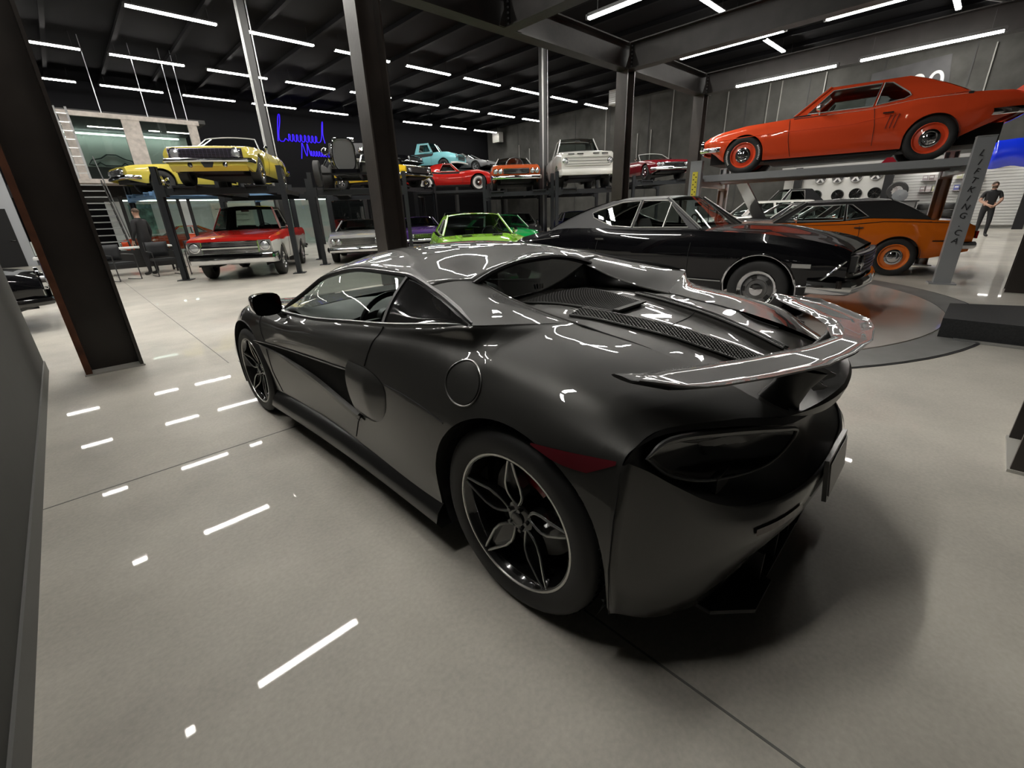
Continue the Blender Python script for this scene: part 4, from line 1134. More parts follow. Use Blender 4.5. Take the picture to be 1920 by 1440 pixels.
# the raised orange-red coupe
def letters_on_tyre(car, n=26):
    for w in [c for c in car.children if c.name.startswith('wheel')]:
        b = B()
        for g0 in (-.55, 2.6):
            for k in range(10):
                a = g0+.095*k; r = .285
                b.box((r*math.cos(a), .118+.004, r*math.sin(a)), (.028, .006, .014), mat3=Matrix.Rotation(-a, 3, 'Y'))
        b.build('tyre_lettering', WHITEP, w, smooth=False)['kind'] = 'stuff'
dC = (-.1859, .9826); lC = (-.9826, -.1859)
spC = muscle(paint=RED_ORANGE, W=1.86, wb=2.75, fo=.76, L=4.50, H=1.38, zr=1.36, R=.335, arch=.345, tw=.24, twr=.26, zb=.20, nose=.12, wheel=('steel', .232, mat('red_wheel', (.80,.085,.025), .35, coat=.6)),
    belt=[(-2.37,.86),(-2.2,.91),(-1.7,.945),(-1.2,.945),(-.85,.915),(-.4,.885),(.2,.88),(.62,.875),(1.38,.84),(1.85,.77),(2.05,.71),(2.14,.66)],
    bottom=[(-2.37,.62),(-2.2,.56),(-1.75,.34),(-1.6,.22),(1.6,.22),(1.75,.25),(1.92,.40),(2.14,.50)], plan=[(-2.37,.88),(-1.9,.96),(-1.37,1),(1.37,1),(1.8,.97),(2.14,.86)],
    win=[[(.40,.915),(.08,1.255),(-.60,1.265),(-.53,.91)], [(-.57,.92),(-.63,1.265),(-.74,1.25),(-.98,1.06),(-1.01,1.01),(-.93,.965)]], gh=(.60,.12,-.95,-1.72), ccurve=.03, blw=.72, rhw=.60, bhw=.81,
    sec=[(0,.90),(.15,.95),(.45,.985),(.62,1.0),(.72,.975),(.88,.945),(1,.88)], grille=(.52,.64,.62,BLACKP,5,15), lamps=[(.55,.58,.08)], bumper=(.47,.08,.03,CHROME), rbumper=(.62,.09,.05,CHROME), tails=[(.45,.70,.75,.78)],
    lines=[('door_seam', MATTEB, [(.66,.85),(.63,.5),(.57,.24)], .004), ('door_seam', MATTEB, [(-.56,.87),(-.61,.6),(-.63,.30)], .004), ('body_crease', RED_ORANGE, [(2.0,.62),(.9,.66),(-.3,.66),(-.85,.74)], .006), ('pinstripe', WHITEP, [(-1.7,.925),(-1.1,.93),(-.5,.865),(.1,.86)], .003)],
    extra=[('spoiler', RED_ORANGE, lambda q, L_: q.grid([[(-2.40+.02*k, y, .90+.05*k) for k in range(3)] for y in np.linspace(-.80, .80, 9)])),
           ('side_gills', mat('gill_dark', (.18,.02,.01), .5), lambda q, L_: [q.bar((-.80-.055*k, s*(L_['sy'](-.80-.055*k, .70)+.003), .74), (-.76-.055*k, s*(L_['sy'](-.76-.055*k, .56)+.003), .54), .02, .012) for k in range(3) for s in (1, -1)])])
cC = (10.28-.90*lC[0], 2.385-.90*lC[1], 1.90)
camaro = old_car('coupe', 'orange-red two-door muscle coupe raised on the light grey four-post lift', cC, dC, spC, det=2)
letters_on_tyre(camaro)

# black coupe on the turntable
dV = (.05, -.9987)
spV = muscle(paint=BLACKPAINT, roof=VINYLG, pillar_roof=True, L=4.95, W=1.93, wb=2.845, fo=.86, nose=.10, H=1.50, zr=1.49, R=.35, arch=.405, zb=.30, rhw=.64, bhw=.84, gh=(.62,.06,-.80,-1.85), ccurve=.05, blw=.70, archtrim=True,
    belt=[(-2.67,.84),(-2.5,.92),(-2.1,1.0),(-1.6,1.06),(-1.0,1.07),(-.6,1.045),(-.2,1.035),(.3,1.035),(.65,1.035),(1.4,1.0),(1.9,.93),(2.15,.87),(2.29,.80)], bottom=[(-2.67,.42),(-2.0,.32),(1.9,.30),(2.1,.38),(2.29,.44)],
    win=[[(.46,1.075),(.09,1.42),(-.29,1.43),(-.34,1.075)], [(-.38,1.08),(-.33,1.43),(-.62,1.42),(-1.00,1.32),(-1.09,1.28),(-1.05,1.22),(-.72,1.10)]], vent=(.11,1.08,.14,1.39),
    grille=(.56,.78,.70,BLACKP,6,0), barmat=mat('dark_bar', (.08,.08,.08), .3, .8), gframe=False, lamps=[(.73,.68,.075),(.54,.67,.075)], bumper=(.43,.16,.05,CHROME), wheel=('rally', .225, mat('rally_grey', (.22,.22,.22), .35, .7)), hump=(.7,2.1,.45,.03),
    lines=[('door_seam', MATTEB, [(.56,.89),(.54,.5),(.52,.30)], .004), ('door_seam', MATTEB, [(-.86,.90),(-.90,.6),(-.88,.32)], .004),
           ('side_trim', CHROME, [(-1.0,.45),(0,.44),(.99,.43)], .014), ('side_trim', CHROME, [(1.84,.42),(1.98,.43),(2.12,.56),(2.26,.72)], .012), ('belt_trim', CHROME, [(-2.4,.86),(-1.6,.94)], .004)],
    extra=[('fender_badge', mat('badge_silver', (.6,.6,.58), .3, .6), lambda q, L_: [q.box((1.86, s*(L_['sy'](1.86,.66)+.006), .655), (.19, .006, .045)) for s in (1, -1)]),
           ('headlight_surround', mat('lamp_door', (.15,.15,.15), .25, .9), lambda q, L_: [q.prism([(.46,.58),(.84,.60),(.82,.77),(.46,.77)], 'x', L_['xf']-.02, L_['fx_at'](.6)+.012) if s > 0 else q.prism([(-.46,.58),(-.84,.60),(-.82,.77),(-.46,.77)], 'x', L_['xf']-.02, L_['fx_at'](.6)+.012) for s in (1, -1)] and False)])
chev = old_car('coupe', 'glossy black muscle coupe with a grey-black vinyl roof standing on the turntable', (6.81, 3.31, .012), dV, spV, det=2)
# orange coupe under the raised one
spO = muscle(paint=ORANGE, roof=VINYL, pillar_roof=True, L=4.60, W=1.90, wb=2.743, fo=.85, H=1.37, zr=1.36, R=.335, arch=.36, zb=.32, gh=(.64,.13,-1.2,-1.78), ccurve=.03, blw=.62,
    belt=[(-2.38,.86),(-2.2,.945),(-1.3,1.0),(-.9,1.015),(-.45,.965),(.1,.95),(.65,.955),(1.4,.93),(2.0,.85),(2.2,.80)],
    win=[[(.45,.985),(.12,1.255),(-.50,1.265),(-.50,.99)], [(-.55,1.0),(-.53,1.265),(-.61,1.26),(-.88,1.045)]], wheel=('steel', .235, mat('orange_wheel', (.75,.18,.02), .35, coat=.6)), tails=[(.4,.66,.85,.78)], rbumper=(.55,.12,.04,CHROME),
    lines=[('door_seam', MATTEB, [(.55,.85),(.53,.5),(.50,.30)], .004), ('door_seam', MATTEB, [(-.76,.89),(-.78,.6),(-.76,.32)], .004), ('pinstripe', BLACKP, [(-2.3,.90),(-1.6,.94),(-1.1,.955),(-.7,.92),(.2,.90)], .007), ('side_script', BLACKP, [(-2.05,.62),(-1.85,.62)], .010)])
old_car('coupe', 'orange muscle coupe with a black vinyl roof parked under the light grey lift', (11.42, 2.68, 0), (-.25,.968), spO, det=2)
# light bars on the rear window of the orange coupe are its louvres

# ---------------------------------------------------------------- four-post lifts
def four_post(label, c, d, zd, Ln, Wn, mt, ph=2.65, beam_m=None, yellow=(), text=None, deck=True, post=.13, group='four-post lifts', bot=True):
    t = thing('car_lift', label, 'lift', (c[0], c[1], 0), rzof(*d), group)
    bmt = beam_m or mt
    for k, (sx, sy_) in enumerate(((1, 1), (1, -1), (-1, 1), (-1, -1))):
        x, y = sx*Ln/2, sy_*Wn/2
        b = B()
        b.box((x, y+sy_*post*.42, ph/2), (post*1.25, .012, ph)); b.box((x-post*.6, y, ph/2), (.012, post*.85, ph)); b.box((x+post*.6, y, ph/2), (.012, post*.85, ph)); b.box((x, y-sy_*post*.42, ph/2), (post*.4, .008, ph)); b.box((x, y, ph), (post*1.3, post, .014))
        p = b.build('post', mt, t, smooth=False)
        b = B(); b.box((x, y, .01), (.34, .30, .02)); b.build('base_plate', mt, p, smooth=False)
        if k in yellow:
            b = B(); b.box((x+post*.62*(1 if sx > 0 else -1)*1.0, y, zd-.62), (.006, .09, .62)); b.build('warning_label', mat('warning_yellow', (.72,.62,.06), .5), p, smooth=False)
    for sx in (1, -1):
        b = B(); b.box((sx*Ln/2, 0, zd-.12), (.14, Wn-.02, .15)); b.build('crossbeam', bmt, t, smooth=False)
        for sy_ in (1, -1):
            b = B(); b.box((sx*Ln/2, sy_*(Wn/2-.09), zd-.10), (.20, .10, .26)); b.build('beam_end_box', bmt, t, smooth=False)
    for sy_ in (1, -1):
        b = B(); y0 = sy_*.79
        b.box((0, y0, zd-.02), (Ln+.3, .50, .03)); b.box((0, y0+.25, zd-.045), (Ln+.3, .02, .12)); b.box((0, y0-.25, zd-.045), (Ln+.3, .02, .12))
        b.build('runway', bmt, t, smooth=False)
    return t
GREYL = mat('lift_grey', (.27,.28,.29), .4, coat=.3); LIFTK = mat('lift_charcoal', (.017,.019,.022), .45, spec=.3); BLUEL = mat('lift_blue', (.13,.25,.42), .45)
cG = (10.27-.1859*2.05+.9826*1.375, .36+.9826*2.05+.1859*1.375)
gl = four_post('light grey four-post lift holding the orange-red coupe', cG, dC, 1.90, 4.1, 2.75, GREYL, ph=2.16, post=.17)
# vertical lettering cut into the near rear post
def text_mesh(name, s, size, m, parent, mw, ext=.003, align='CENTER'):
    cu = bpy.data.curves.new(name, 'FONT'); cu.body = s; cu.size = size; cu.extrude = ext; cu.align_x = align; cu.align_y = 'CENTER'
    tmp = bpy.data.objects.new(name, cu); COL.objects.link(tmp); cu.materials.append(m)
    me = bpy.data.meshes.new_from_object(tmp.evaluated_get(bpy.context.evaluated_depsgraph_get())); bpy.data.objects.remove(tmp)
    o = bpy.data.objects.new(name, me); COL.objects.link(o); o.parent = parent; o.matrix_local = mw
    return o
for i, chh in enumerate('LIFTKING.CA'):
    z = 1.93-.125*i
    # faces the outer side (+y local), reads upright
    mw = Matrix.Translation((-4.1/2, 1.375+.085, z)) @ Matrix.Rotation(PI, 4, 'Z') @ Matrix.Rotation(PI/2, 4, 'X') @ Matrix.Rotation(-.35, 4, 'Z')
    text_mesh('post_letter', chh, .12, mat('cutout_dark', (.02,.02,.022), .6), [p for p in gl.children if p.name.startswith('post')][2], mw)
b = B(); b.box((4.1/2-.0, 1.375+.08, 1.72), (.10, .006, .5)); o = b.build('warning_label', mat('warning_yellow', (.72,.62,.06), .5), gl, smooth=False)
for k in range(10):
    b = B(); b.box((4.1/2+(-.022 if k % 2 else .022), 1.375+.085, 1.92-.045*k), (.022, .003, .02)); b.build('label_pictogram', BLACKP, o, smooth=False)
b = B(); b.prism([(-.12,0),(.12,0),(.04,.10),(-.04,.10)], 'y', -.06, .06)
ck = b.build('wheel_chock', mat('red_chock', (.5,.01,.03), .4), None, smooth=False); q = Matrix.Translation((0,0,0))
a = rzof(*dC); ck.location = (cC[0]+dC[0]*-.93+lC[0]*.80, cC[1]+dC[1]*-.93+lC[1]*.80, 1.90); ck.rotation_euler = (0,0,a); tag(ck, 'red wheel chock in front of the rear wheel of the raised orange-red coupe', 'chock')

f0 = np.array([-.49, -.872]); f0 /= np.linalg.norm(f0); l0 = np.array([-f0[1], f0[0]])      # heading of the cars on the left lifts, and their left
def Lc(front_mid, Ln=4.4): return tuple(np.array(front_mid)-f0*Ln/2)
four_post('charcoal lift over the red and white pickup, carrying the yellow convertible', Lc((3.27, 13.64)), f0, 2.22, 4.4, 2.75, LIFTK, yellow=())
four_post('charcoal lift over the silver sedan, carrying the engine-heavy hot rod', Lc((7.05, 13.9)), f0, 2.22, 4.4, 2.75, LIFTK, yellow=(2,))
four_post('blue lift standing furthest left, under the second yellow car', (4.6, 20.6), (-.98, -.17), 2.36, 4.4, 2.75, LIFTK, beam_m=BLUEL)
d5 = (-.66, -.75)
four_post('charcoal lift under the burnt orange hood-scoop car', (14.5, 14.6), d5, 2.12, 4.4, 2.6, LIFTK, yellow=(0,1))
four_post('charcoal lift under the white sixties pickup', (15.9, 12.25), d5, 2.10, 4.4, 2.5, LIFTK, yellow=(0,1))
four_post('charcoal lift under the dark red convertible beside the column', (21.2, 12.2), d5, 2.45, 4.4, 2.7, LIFTK, yellow=(0,))
four_post('charcoal lift under the red whitewall sports car', (15.3, 19.9), (.75,-.66), 2.44, 3.6, 2.6, LIFTK, yellow=(0,))
four_post('charcoal lift under the bright yellow coupe by the central column', (11.0, 19.7), (.30,-.954), 2.52, 4.0, 2.6, LIFTK, yellow=(0,1))

# ---------------------------------------------------------------- the other cars
def put(fm, d, back, z): return (fm[0]-d[0]*back, fm[1]-d[1]*back, z)
# red and white pickup
def truck(**k):
    s = dict(L=4.95, W=2.0, wb=2.92, fo=.92, H=1.78, R=.37, rhw=.66, bhw=.86, gh=(.62,.22,-.62,-.78), bed=True, zb=.38, cat='pickup truck',
             belt=[(-2.5,1.12),(-.75,1.12),(-.6,1.14),(.6,1.14),(1.2,1.10),(2.1,1.03),(2.38,.98)], crown=[(-2.4,.0),(.6,.03),(2.38,.03)],
             plan=[(-2.5,.96),(-1.5,.985),(.5,.99),(1.6,1),(2.0,.99),(2.38,.955)], sec=[(0,.94),(.2,.97),(.5,.99),(.7,1),(.9,.98),(1,.93)],
             win=[[(.50,1.19),(.20,1.66),(-.42,1.67),(-.45,1.19)]], bumper=(.50,.18,.07,CHROME), rbumper=(.52,.14,.05,CHROME), lamps=[(.76,.80,.09)], wheel=('mag', .22, CHROME), blw=.7, blbow=-.02,
             lines=[('door_seam', MATTEB, [(.52,1.1),(.50,.42)], .005), ('door_seam', MATTEB, [(-.50,1.1),(-.52,.42)], .005)])
    s.update(k)
    s.setdefault('extra', [])
    s['extra'] = s['extra']+[('bed_floor', MATTEB, lambda q, L_: (q.box2((L_['xr']+.05, -.78, .72), (-.85, .78, .76)), q.box2((-.82,-.86,.4),(-.76,.86,1.12)), q.box2((L_['xr']+.0,-.8,.5),(L_['xr']+.05,.8,1.10)), q.box2((L_['xr'],.78,.7),(-.8,.80,1.10)), q.box2((L_['xr'],-.80,.7),(-.8,-.78,1.10))) and False)]
    return s
WHR = [(.56, REDP), (.90, WHITEPT), (9, REDP)]
spT = truck(paint=REDP, two=[(.90, WHITEPT), (9, REDP)], roof=CHAR, grille=(.66,.92,.62,mat('grille_chrome', (.6,.6,.62), .15, 1.0),2,0), barmat=BLACKP,
    extra=[('lamp_bezel', SILVER, lambda q, L_: [q.box((L_['fx_at'](.76)-.0, s*.775, .80), (.03, .29, .27)) for s in (1,-1)] and False), ('grille_bar', CHROME, lambda q, L_: q.tube([(L_['fx_at'](y)+.03, y, .79) for y in np.linspace(-.62,.62,9)], .035, 6)), ('cowl_panel', REDP, lambda q, L_: q.box2((-.8,-.6,1.1),(-.7,.6,1.16)))])
dT = f0
spT['bumper'] = (.52,.24,.08,CHROME); spT['lamps'] = [(.775,.80,.10)]
old_car('pickup_truck', 'red and white sixties pickup with chrome bumper parked under the left lift', put((3.4, 13.72), dT, 1.46, 0), dT, spT)
# yellow convertible
spY = muscle(paint=YEL, open=True, H=1.25, zr=1.27, grille=(.54,.74,.76,BLACKP,6,18), barmat=mat('purple_grey_bar', (.15,.13,.2), .3, .8), gframe=False, lamps=[(.62,.64,.095)], bumper=(.49,.09,.06,CHROME),
    extra=[('front_valance', YEL, lambda q, L_: q.grid([[(L_['fx_at'](y)+.01, y, .46), (L_['fx_at'](y)+.02, y, .38), (L_['fx_at'](y)-.1, y, .27)] for y in np.linspace(-.80,.80,13)])),
           ('fog_lamp', CHROME, lambda q, L_: [q.lathe([(.055,0),(.05,.02),(0,.03)], 12, (L_['fx_at'](.35)+.02, s*.36, .395), 'x') for s in (1,-1)]),
           ('plate_recess', MATTEB, lambda q, L_: q.prism([(-.14,.46),(.14,.46),(.08,.34),(-.08,.34)], 'x', L_['fx_at'](0), L_['fx_at'](0)+.03))])
old_car('convertible', 'pale yellow convertible with open top raised on the lift above the red and white pickup', put((2.95,13.0), f0, 2.3, 2.22), f0, spY, det=2)
# second yellow car further left, nose to the left
spY2 = muscle(paint=YEL, roof=BLACKPAINT, nose=.08)
dy2 = (-.98, -.17); 
old_car('coupe', 'pale yellow coupe with its nose pointing left, raised behind the yellow convertible', (4.2, 20.6, 2.36), dy2, spY2)
# silver sedan / pickup below second lift
spS = muscle(paint=paint('silver_white_paint', (.50,.51,.52)), roof=CHAR, L=5.0, W=1.95, grille=(.55,.76,.80,mat('grille_chrome', (.6,.6,.62), .15, 1.0),7,0), barmat=BLACKP, lamps=[(.76,.66,.075),(.58,.66,.075)], bumper=(.42,.15,.07,CHROME),
    belt=[(-2.5,.86),(-1.9,.93),(-.6,.92),(.65,.93),(1.4,.91),(2.1,.87),(2.35,.84)])
old_car('sedan', 'silver-white sixties sedan parked under the hot rod, left of the central column', put((7.2, 14.7), f0, 1.37, 0), f0, spS)
# hot rod on the second lift
def hotrod():
    z = 2.22
    c = np.array([7.15, 14.6]); t = thing('hot_rod', 'black fenderless hot rod with a tall blown engine, raised beside the central column', 'car', (c[0], c[1], z), rzof(*f0))
    b = B(); b.box2((-1.9,-.38,.35),(1.5,-.30,.45)); b.box2((-1.9,.30,.35),(1.5,.38,.45)); b.box2((1.42,-.38,.35),(1.5,.38,.45)); b.build('chassis', BLACKPAINT, t, smooth=False)
    b = B(); b.prism([(-1.7,.45),(-.1,.45),(0,1.0),(-.1,1.05),(-.35,1.35),(-1.1,1.35),(-1.3,1.05),(-1.7,.95)], 'y', -.52, .52); b.build('body', CHAR, t, smooth=False)
    b = B(); b.box2((0,-.28,.45),(.85,.28,.9)); b.build('engine_block', mat('cast_grey', (.2,.2,.2), .4, .8), t, smooth=False)
    b = B(); b.box2((.1,-.2,.9),(.75,.2,1.12)); b.build('blower', CHROME, t, smooth=False)
    b = B(); b.box2((.05,-.26,1.12),(.8,.26,1.30)); b.tube([(.85,y,1.28) for y in (-.3,.3)], .06, 12); b.build('air_scoop', CHROME, t, smooth=True)
    b = B(); P = [(1.38, .30*math.copysign(abs(math.cos(a))**.6, math.cos(a)), .82+.42*math.copysign(abs(math.sin(a))**.7, math.sin(a))) for a in np.linspace(0, 2*PI, 29)[:-1]]
    b.grid([[p for p in P], [(1.30, y, zz) for _, y, zz in P]], cv=True); b.add(P, [tuple(range(28))]); o = b.build('radiator_shell', mat('radiator_grey', (.06,.06,.06), .4), t, sharp=30)
    b = B(); b.tube([(1.395, y, zz) for _, y, zz in P], .028, 6, closed=True); b.build('shell_rim', CHROME, o)
    for s in (1, -1):
        for k in range(4):
            b = B(); b.tube([(.1+.2*k, s*.28, .8), (.05+.2*k, s*.55, .78), (-.25+.2*k, s*.68, .66)], .035, 8); b.build('exhaust_pipe', CHROME, t)
        b = B(); b.lathe([(.10,-.05),(.10,.04),(.08,.07),(0,.08)], 16, (1.3, s*.50, .92), 'x'); b.build('headlight', CHROME, t)
        b = B(); b.bar((1.45, 0, .33), (1.45, s*.75, .33), .06); b.bar((1.3, s*.5, .92), (1.4, s*.35, .5), .03); b.build('axle_arm', CHROME, t)
        b = B(); b.bar((-1.35, 0, .38), (-1.35, s*.7, .38), .1); b.build('rear_axle_half', BLACKP, t)
        wheel(t, 1.45, s, .34, .86, .34, .16, .2, 'mag', CHROME); wheel(t, -1.35, s, .42, .95, .42, .34, .22, 'mag', CHROME)
hotrod()
# bright yellow coupe
old_car('coupe', 'bright yellow coupe on a lift just right of the central column', (11.0, 19.7, 2.52), (.30,-.954), muscle(paint=YEL2, nose=.05, grille=(.50,.74,.80,BLACKP,3,0)), det=0)
# red whitewall sports car
spR = muscle(paint=REDP, L=4.5, W=1.85, wb=2.6, H=1.30, R=.36, gh=(.35,-.05,-.55,-1.35), ccurve=.10, blw=.8,
    belt=[(-2.2,.72),(-1.7,.86),(-1.2,.90),(-.5,.84),(.3,.86),(.8,.93),(1.3,.96),(1.8,.84),(2.1,.62),(2.24,.52)], sec=[(0,.86),(.2,.95),(.5,1.0),(.8,.95),(.93,.85),(1,.75)],
    win=[[(.20,.90),(-.06,1.22),(-.42,1.22),(-.62,.90)]], grille=(.36,.50,.5,BLACKP,0,7), lamps=[(.66,.66,.08)], wheel=('wire', .2, CHROME, WHITEP))
vt = old_car('sports_car', 'red fifties sports car with whitewall tyres on a lift behind the bright yellow coupe', (15.3, 19.95, 2.44), (.80,-.60), spR)
for w in [c for c in vt.children if c.name.startswith('wheel')]:
    b = B(); b.lathe([(.21,.105),(.215,.125),(.29,.125),(.295,.105)], 28); b.build('whitewall', mat('whitewall', (.75,.75,.72), .5), w)
# burnt orange car with scoop
spB = muscle(paint=ORW, roof=WHITEPT, pillar_roof=True, L=5.1, W=1.94, H=1.36, R=.35, wb=2.95, lamps=[(.78,.66,.075),(.60,.66,.075)], grille=(.58,.74,.48,mat('grille_chrome', (.6,.6,.62), .15, 1.0),4,2), bumper=(.45,.14,.07,CHROME),
    belt=[(-2.55,.88),(-1.9,.95),(-.6,.93),(.65,.95),(1.4,.94),(2.1,.90),(2.39,.86)],
    extra=[('bonnet_scoop', mat('scoop_black', (.03,.03,.03), .3, coat=1), lambda q, L_: q.grid([[(x, .36*k*math.cos(a), .93+.30*k*math.sin(a)) for a in np.linspace(0, PI, 11)] for x, k in ((.75,.5),(.95,.75),(1.2,.95),(1.45,1),(1.5,.9))]))])
old_car('coupe', 'burnt orange sixties car with a huge black hood scoop on a lift', (14.55, 14.75, 2.12), d5, spB)
spW = truck(paint=WHITEPT, grille=(.72,1.0,.80,mat('grille_white', (.55,.55,.52), .4),3,0), barmat=mat('bar_dark_grey', (.08,.08,.08), .5), lamps=[(.80,.86,.085)], framemat=WHITEPT, bumper=(.50,.20,.07,WHITEPT), H=1.86,  # dark grey bars across the pale grille
    belt=[(-2.5,1.16),(-.75,1.16),(.6,1.20),(1.2,1.22),(2.1,1.18),(2.38,1.10)], win=[[(.50,1.26),(.22,1.74),(-.42,1.75),(-.45,1.26)]],
    extra=[('bonnet_vents', BLACKP, lambda q, L_: [q.box((L_['fx_at'](y)+.012, y, 1.085), (.02, .22, .03)) for y in (-.6,-.28,.28,.6)] and False)])
old_car('pickup_truck', 'white sixties pickup on a lift beside the burnt orange scoop car', (15.75, 12.35, 2.10), d5, spW)
# dark red open car on the far lift and the neighbour
old_car('convertible', 'dark red convertible on a lift between the two dark columns', (21.3, 12.2, 2.45), (-.55,-.83), muscle(paint=DRED, open=True, zr=1.25, lamps=[(.74,.62,.075),(.56,.62,.075)]), det=1)
old_car('coupe', 'dark red coupe on a lift mostly hidden behind the nearer dark column', (19.6, 14.6, 2.45), (-.55,-.83), muscle(paint=DRED), det=0)
# upper platform with three cars
zU = 4.2
b = B(); b.box2((15.8,26.3,zU-.25),(29.5,31.2,zU)); o = b.build('upper_platform', mat('platform_black', (.015,.015,.015), .7), None, smooth=False); tag(o, 'black raised platform high at the back carrying three cars', 'platform')
for x, y in ((16.0,26.5),(20.6,26.5),(25.3,26.5),(29.2,26.5),(16.0,31),(29.2,31)):
    b = B(); b.box((x,y,(zU-.25)/2),(.2,.2,zU-.25)); b.build('platform_post', BLACKP, o, smooth=False)
spQ = truck(paint=TURQ, H=1.85, L=4.7, sec=[(0,.92),(.3,.98),(.6,1.0),(.85,.93),(1,.80)], grille=(.62,.92,.55,BLACKP,2,0), barmat=TURQ, gframe=False, lamps=[(.72,.86,.09)], bumper=(.46,.12,.1,WHITEPT), wheel=('steel', .2, BLACKP),
    belt=[(-2.3,1.1),(-.75,1.12),(.5,1.18),(1.0,1.20),(1.7,1.17),(2.1,1.05),(2.38,.92)], plan=[(-2.3,.92),(-.8,.92),(.6,.93),(1.4,1),(2.0,.97),(2.38,.86)], win=[[(.46,1.24),(.2,1.70),(-.40,1.71),(-.45,1.24)]])
dQ = (.45,-.89)
old_car('pickup_truck', 'turquoise fifties pickup high on the back platform', (20.6, 29.2, zU), dQ, spQ, det=0)
spN = muscle(paint=SILV, L=4.6, H=1.32, gh=(.95,.1,-.7,-1.6), ccurve=.06, belt=[(-2.3,.95),(-1.2,.97),(.5,.90),(1.2,.84),(1.9,.74),(2.25,.62)], grille=(.34,.44,.45,BLACKP,2,0), lamps=[(.70,.60,.07)], bumper=None, rbumper=None, win=[[(.75,.96),(.05,1.24),(-.65,1.24),(-1.15,1.0)]], wheel=('mag', .23, SILV))
old_car('coupe', 'silver modern coupe high on the back platform', (23.5, 28.8, zU), (.30,-.95), spN, det=0)
old_car('sedan', 'black old sedan high on the back platform left of the turquoise pickup', (17.3, 29.6, zU), (.35,-.93), muscle(paint=BLACKPAINT, lamps=[(.66,.62,.09)]), det=0)
# cars on the ground
spL = muscle(paint=LIME, L=4.86, W=1.94, H=1.37, gh=(.60,-.02,-.95,-1.8), hump=None, lamps=[(.70,.60,.08)],
    extra=[('hood_scoops', BLACKP, lambda q, L_: [q.box((1.15, s*.33, .925), (.16, .20, .02)) for s in (1,-1)] and False), ('hood_ridges', LIME, lambda q, L_: [q.tube([(.8, s*.52, .905),(1.3, s*.54, .912),(2.1, s*.50, .86)], .03, 6) for s in (1,-1)])])
old_car('coupe', 'lime green muscle coupe facing us behind the graphite sports car', (7.05, 8.5, 0), (-.52,-.854), spL)
spG = muscle(paint=GREEN, L=4.3, W=1.78, wb=2.3, fo=.9, H=1.28, R=.32, gh=(.55,.05,-.6,-1.7), ccurve=.12, belt=[(-2.2,.7),(-1.5,.86),(-.5,.86),(.6,.84),(1.3,.80),(1.8,.68),(2.05,.55)], sec=[(0,.88),(.4,1.0),(.7,.98),(.9,.88),(1,.75)], grille=None, lamps=[(.62,.66,.09)], bumper=(.42,.12,.05,GREEN), win=[[(.42,.90),(.05,1.20),(-.5,1.20),(-1.1,.92)]])
old_car('sports_car', 'dark green small sports car just behind the lime green coupe', (11.1, 11.9, 0), (-.40,-.917), spG, det=0)
old_car('coupe', 'purple coupe glimpsed to the left behind the lime green coupe', (11.5, 17.6, 0), (-.45,-.89), muscle(paint=PURP), det=0)
old_car('hatchback', 'black hatchback under the red whitewall sports car', (15.0, 19.4, 0), (-.66,-.75), muscle(paint=CHAR, H=1.45), det=0)
old_car('coupe', 'red coupe parked under the bright yellow coupe', (12.9, 23.0, 0), (-.5,-.866), muscle(paint=REDP), det=0)
old_car('coupe', 'dark coupe parked under the burnt orange scoop car', (14.3, 14.4, 0), d5, muscle(paint=CHAR), det=0)
old_car('coupe', 'deep blue coupe parked under the white pickup', (16.1, 12.4, 0), d5, muscle(paint=BLUEP), det=0)
old_car('station_wagon', 'white wagon standing beyond the windscreen of the black coupe', (19.4, 6.6, 0), (-.62,.78), muscle(paint=WHITEPT, roof=WHITEPT, gh=(.6,.1,-1.9,-2.2), H=1.42, win=[[(.42,.93),(.08,1.33),(-.50,1.34),(-.54,.94)],[(-.62,.94),(-.58,1.34),(-1.1,1.34),(-1.15,.95)],[(-1.23,.96),(-1.18,1.34),(-1.8,1.33),(-2.0,.98)]]), det=0)
hc = old_car('coupe', 'dark grey coupe with its hood propped open between the white wagon and orange coupe', (16.4, 4.6, 0), (-.55,.835), muscle(paint=CHAR), det=0)
b = B(); b.add([(.7,-.7,.92),(.7,.7,.92),(1.35,.62,1.95),(1.35,-.62,1.95)], [(0,1,2,3)]); b.build('open_hood', CHAR, hc, smooth=False, solid=.03)
old_car('coupe', 'dark car with a rear spoiler behind the orange coupe', (14.6, 3.0, 0), (-.5,.866), muscle(paint=CHAR, H=1.38), det=0)
old_car('suv', 'dark suv standing behind the dark grey coupe with the open hood', (22.4, 6.4, 0), (-.6,.8), muscle(paint=CHAR, H=1.85, cat='car', zr=1.85, belt=[(-2.4,1.1),(2.2,1.08)], win=[[(.42,1.14),(.0,1.75),(-.5,1.76),(-.53,1.14)]]), det=0)
old_car('suv', 'glossy black car cut by the left edge behind the grey wall', (-2.70, 9.75, 0), (1,.06), muscle(paint=BLACKPAINT, H=1.5, nose=.12, grille=(.40,.62,.6,BLACKP,4,0), barmat=BLACKP, bumper=(.42,.10,.05,GLOSSB), lamps=[(.72,.68,.1)], wheel=('mag', .22, CHROME)))
old_car('coupe', 'red-orange car behind the glass beyond the man in black', (4.3, 27.6, 0), (-1,.1), muscle(paint=RED_ORANGE), det=0)
b = B(); b.grid([[(0, y, z+.03*math.sin(y*9)*(1-z)) for z in (0,.35,.72)] for y in np.linspace(-.62,.62,15)])
o = b.build('blue_car_cover', mat('shiny_blue', (.005,.03,.65), .2, coat=1), None, solid=.02); o.location = (20.0, -.15, 2.06); tag(o, 'shiny blue panel hanging at the right edge beyond the lift post', 'panel')

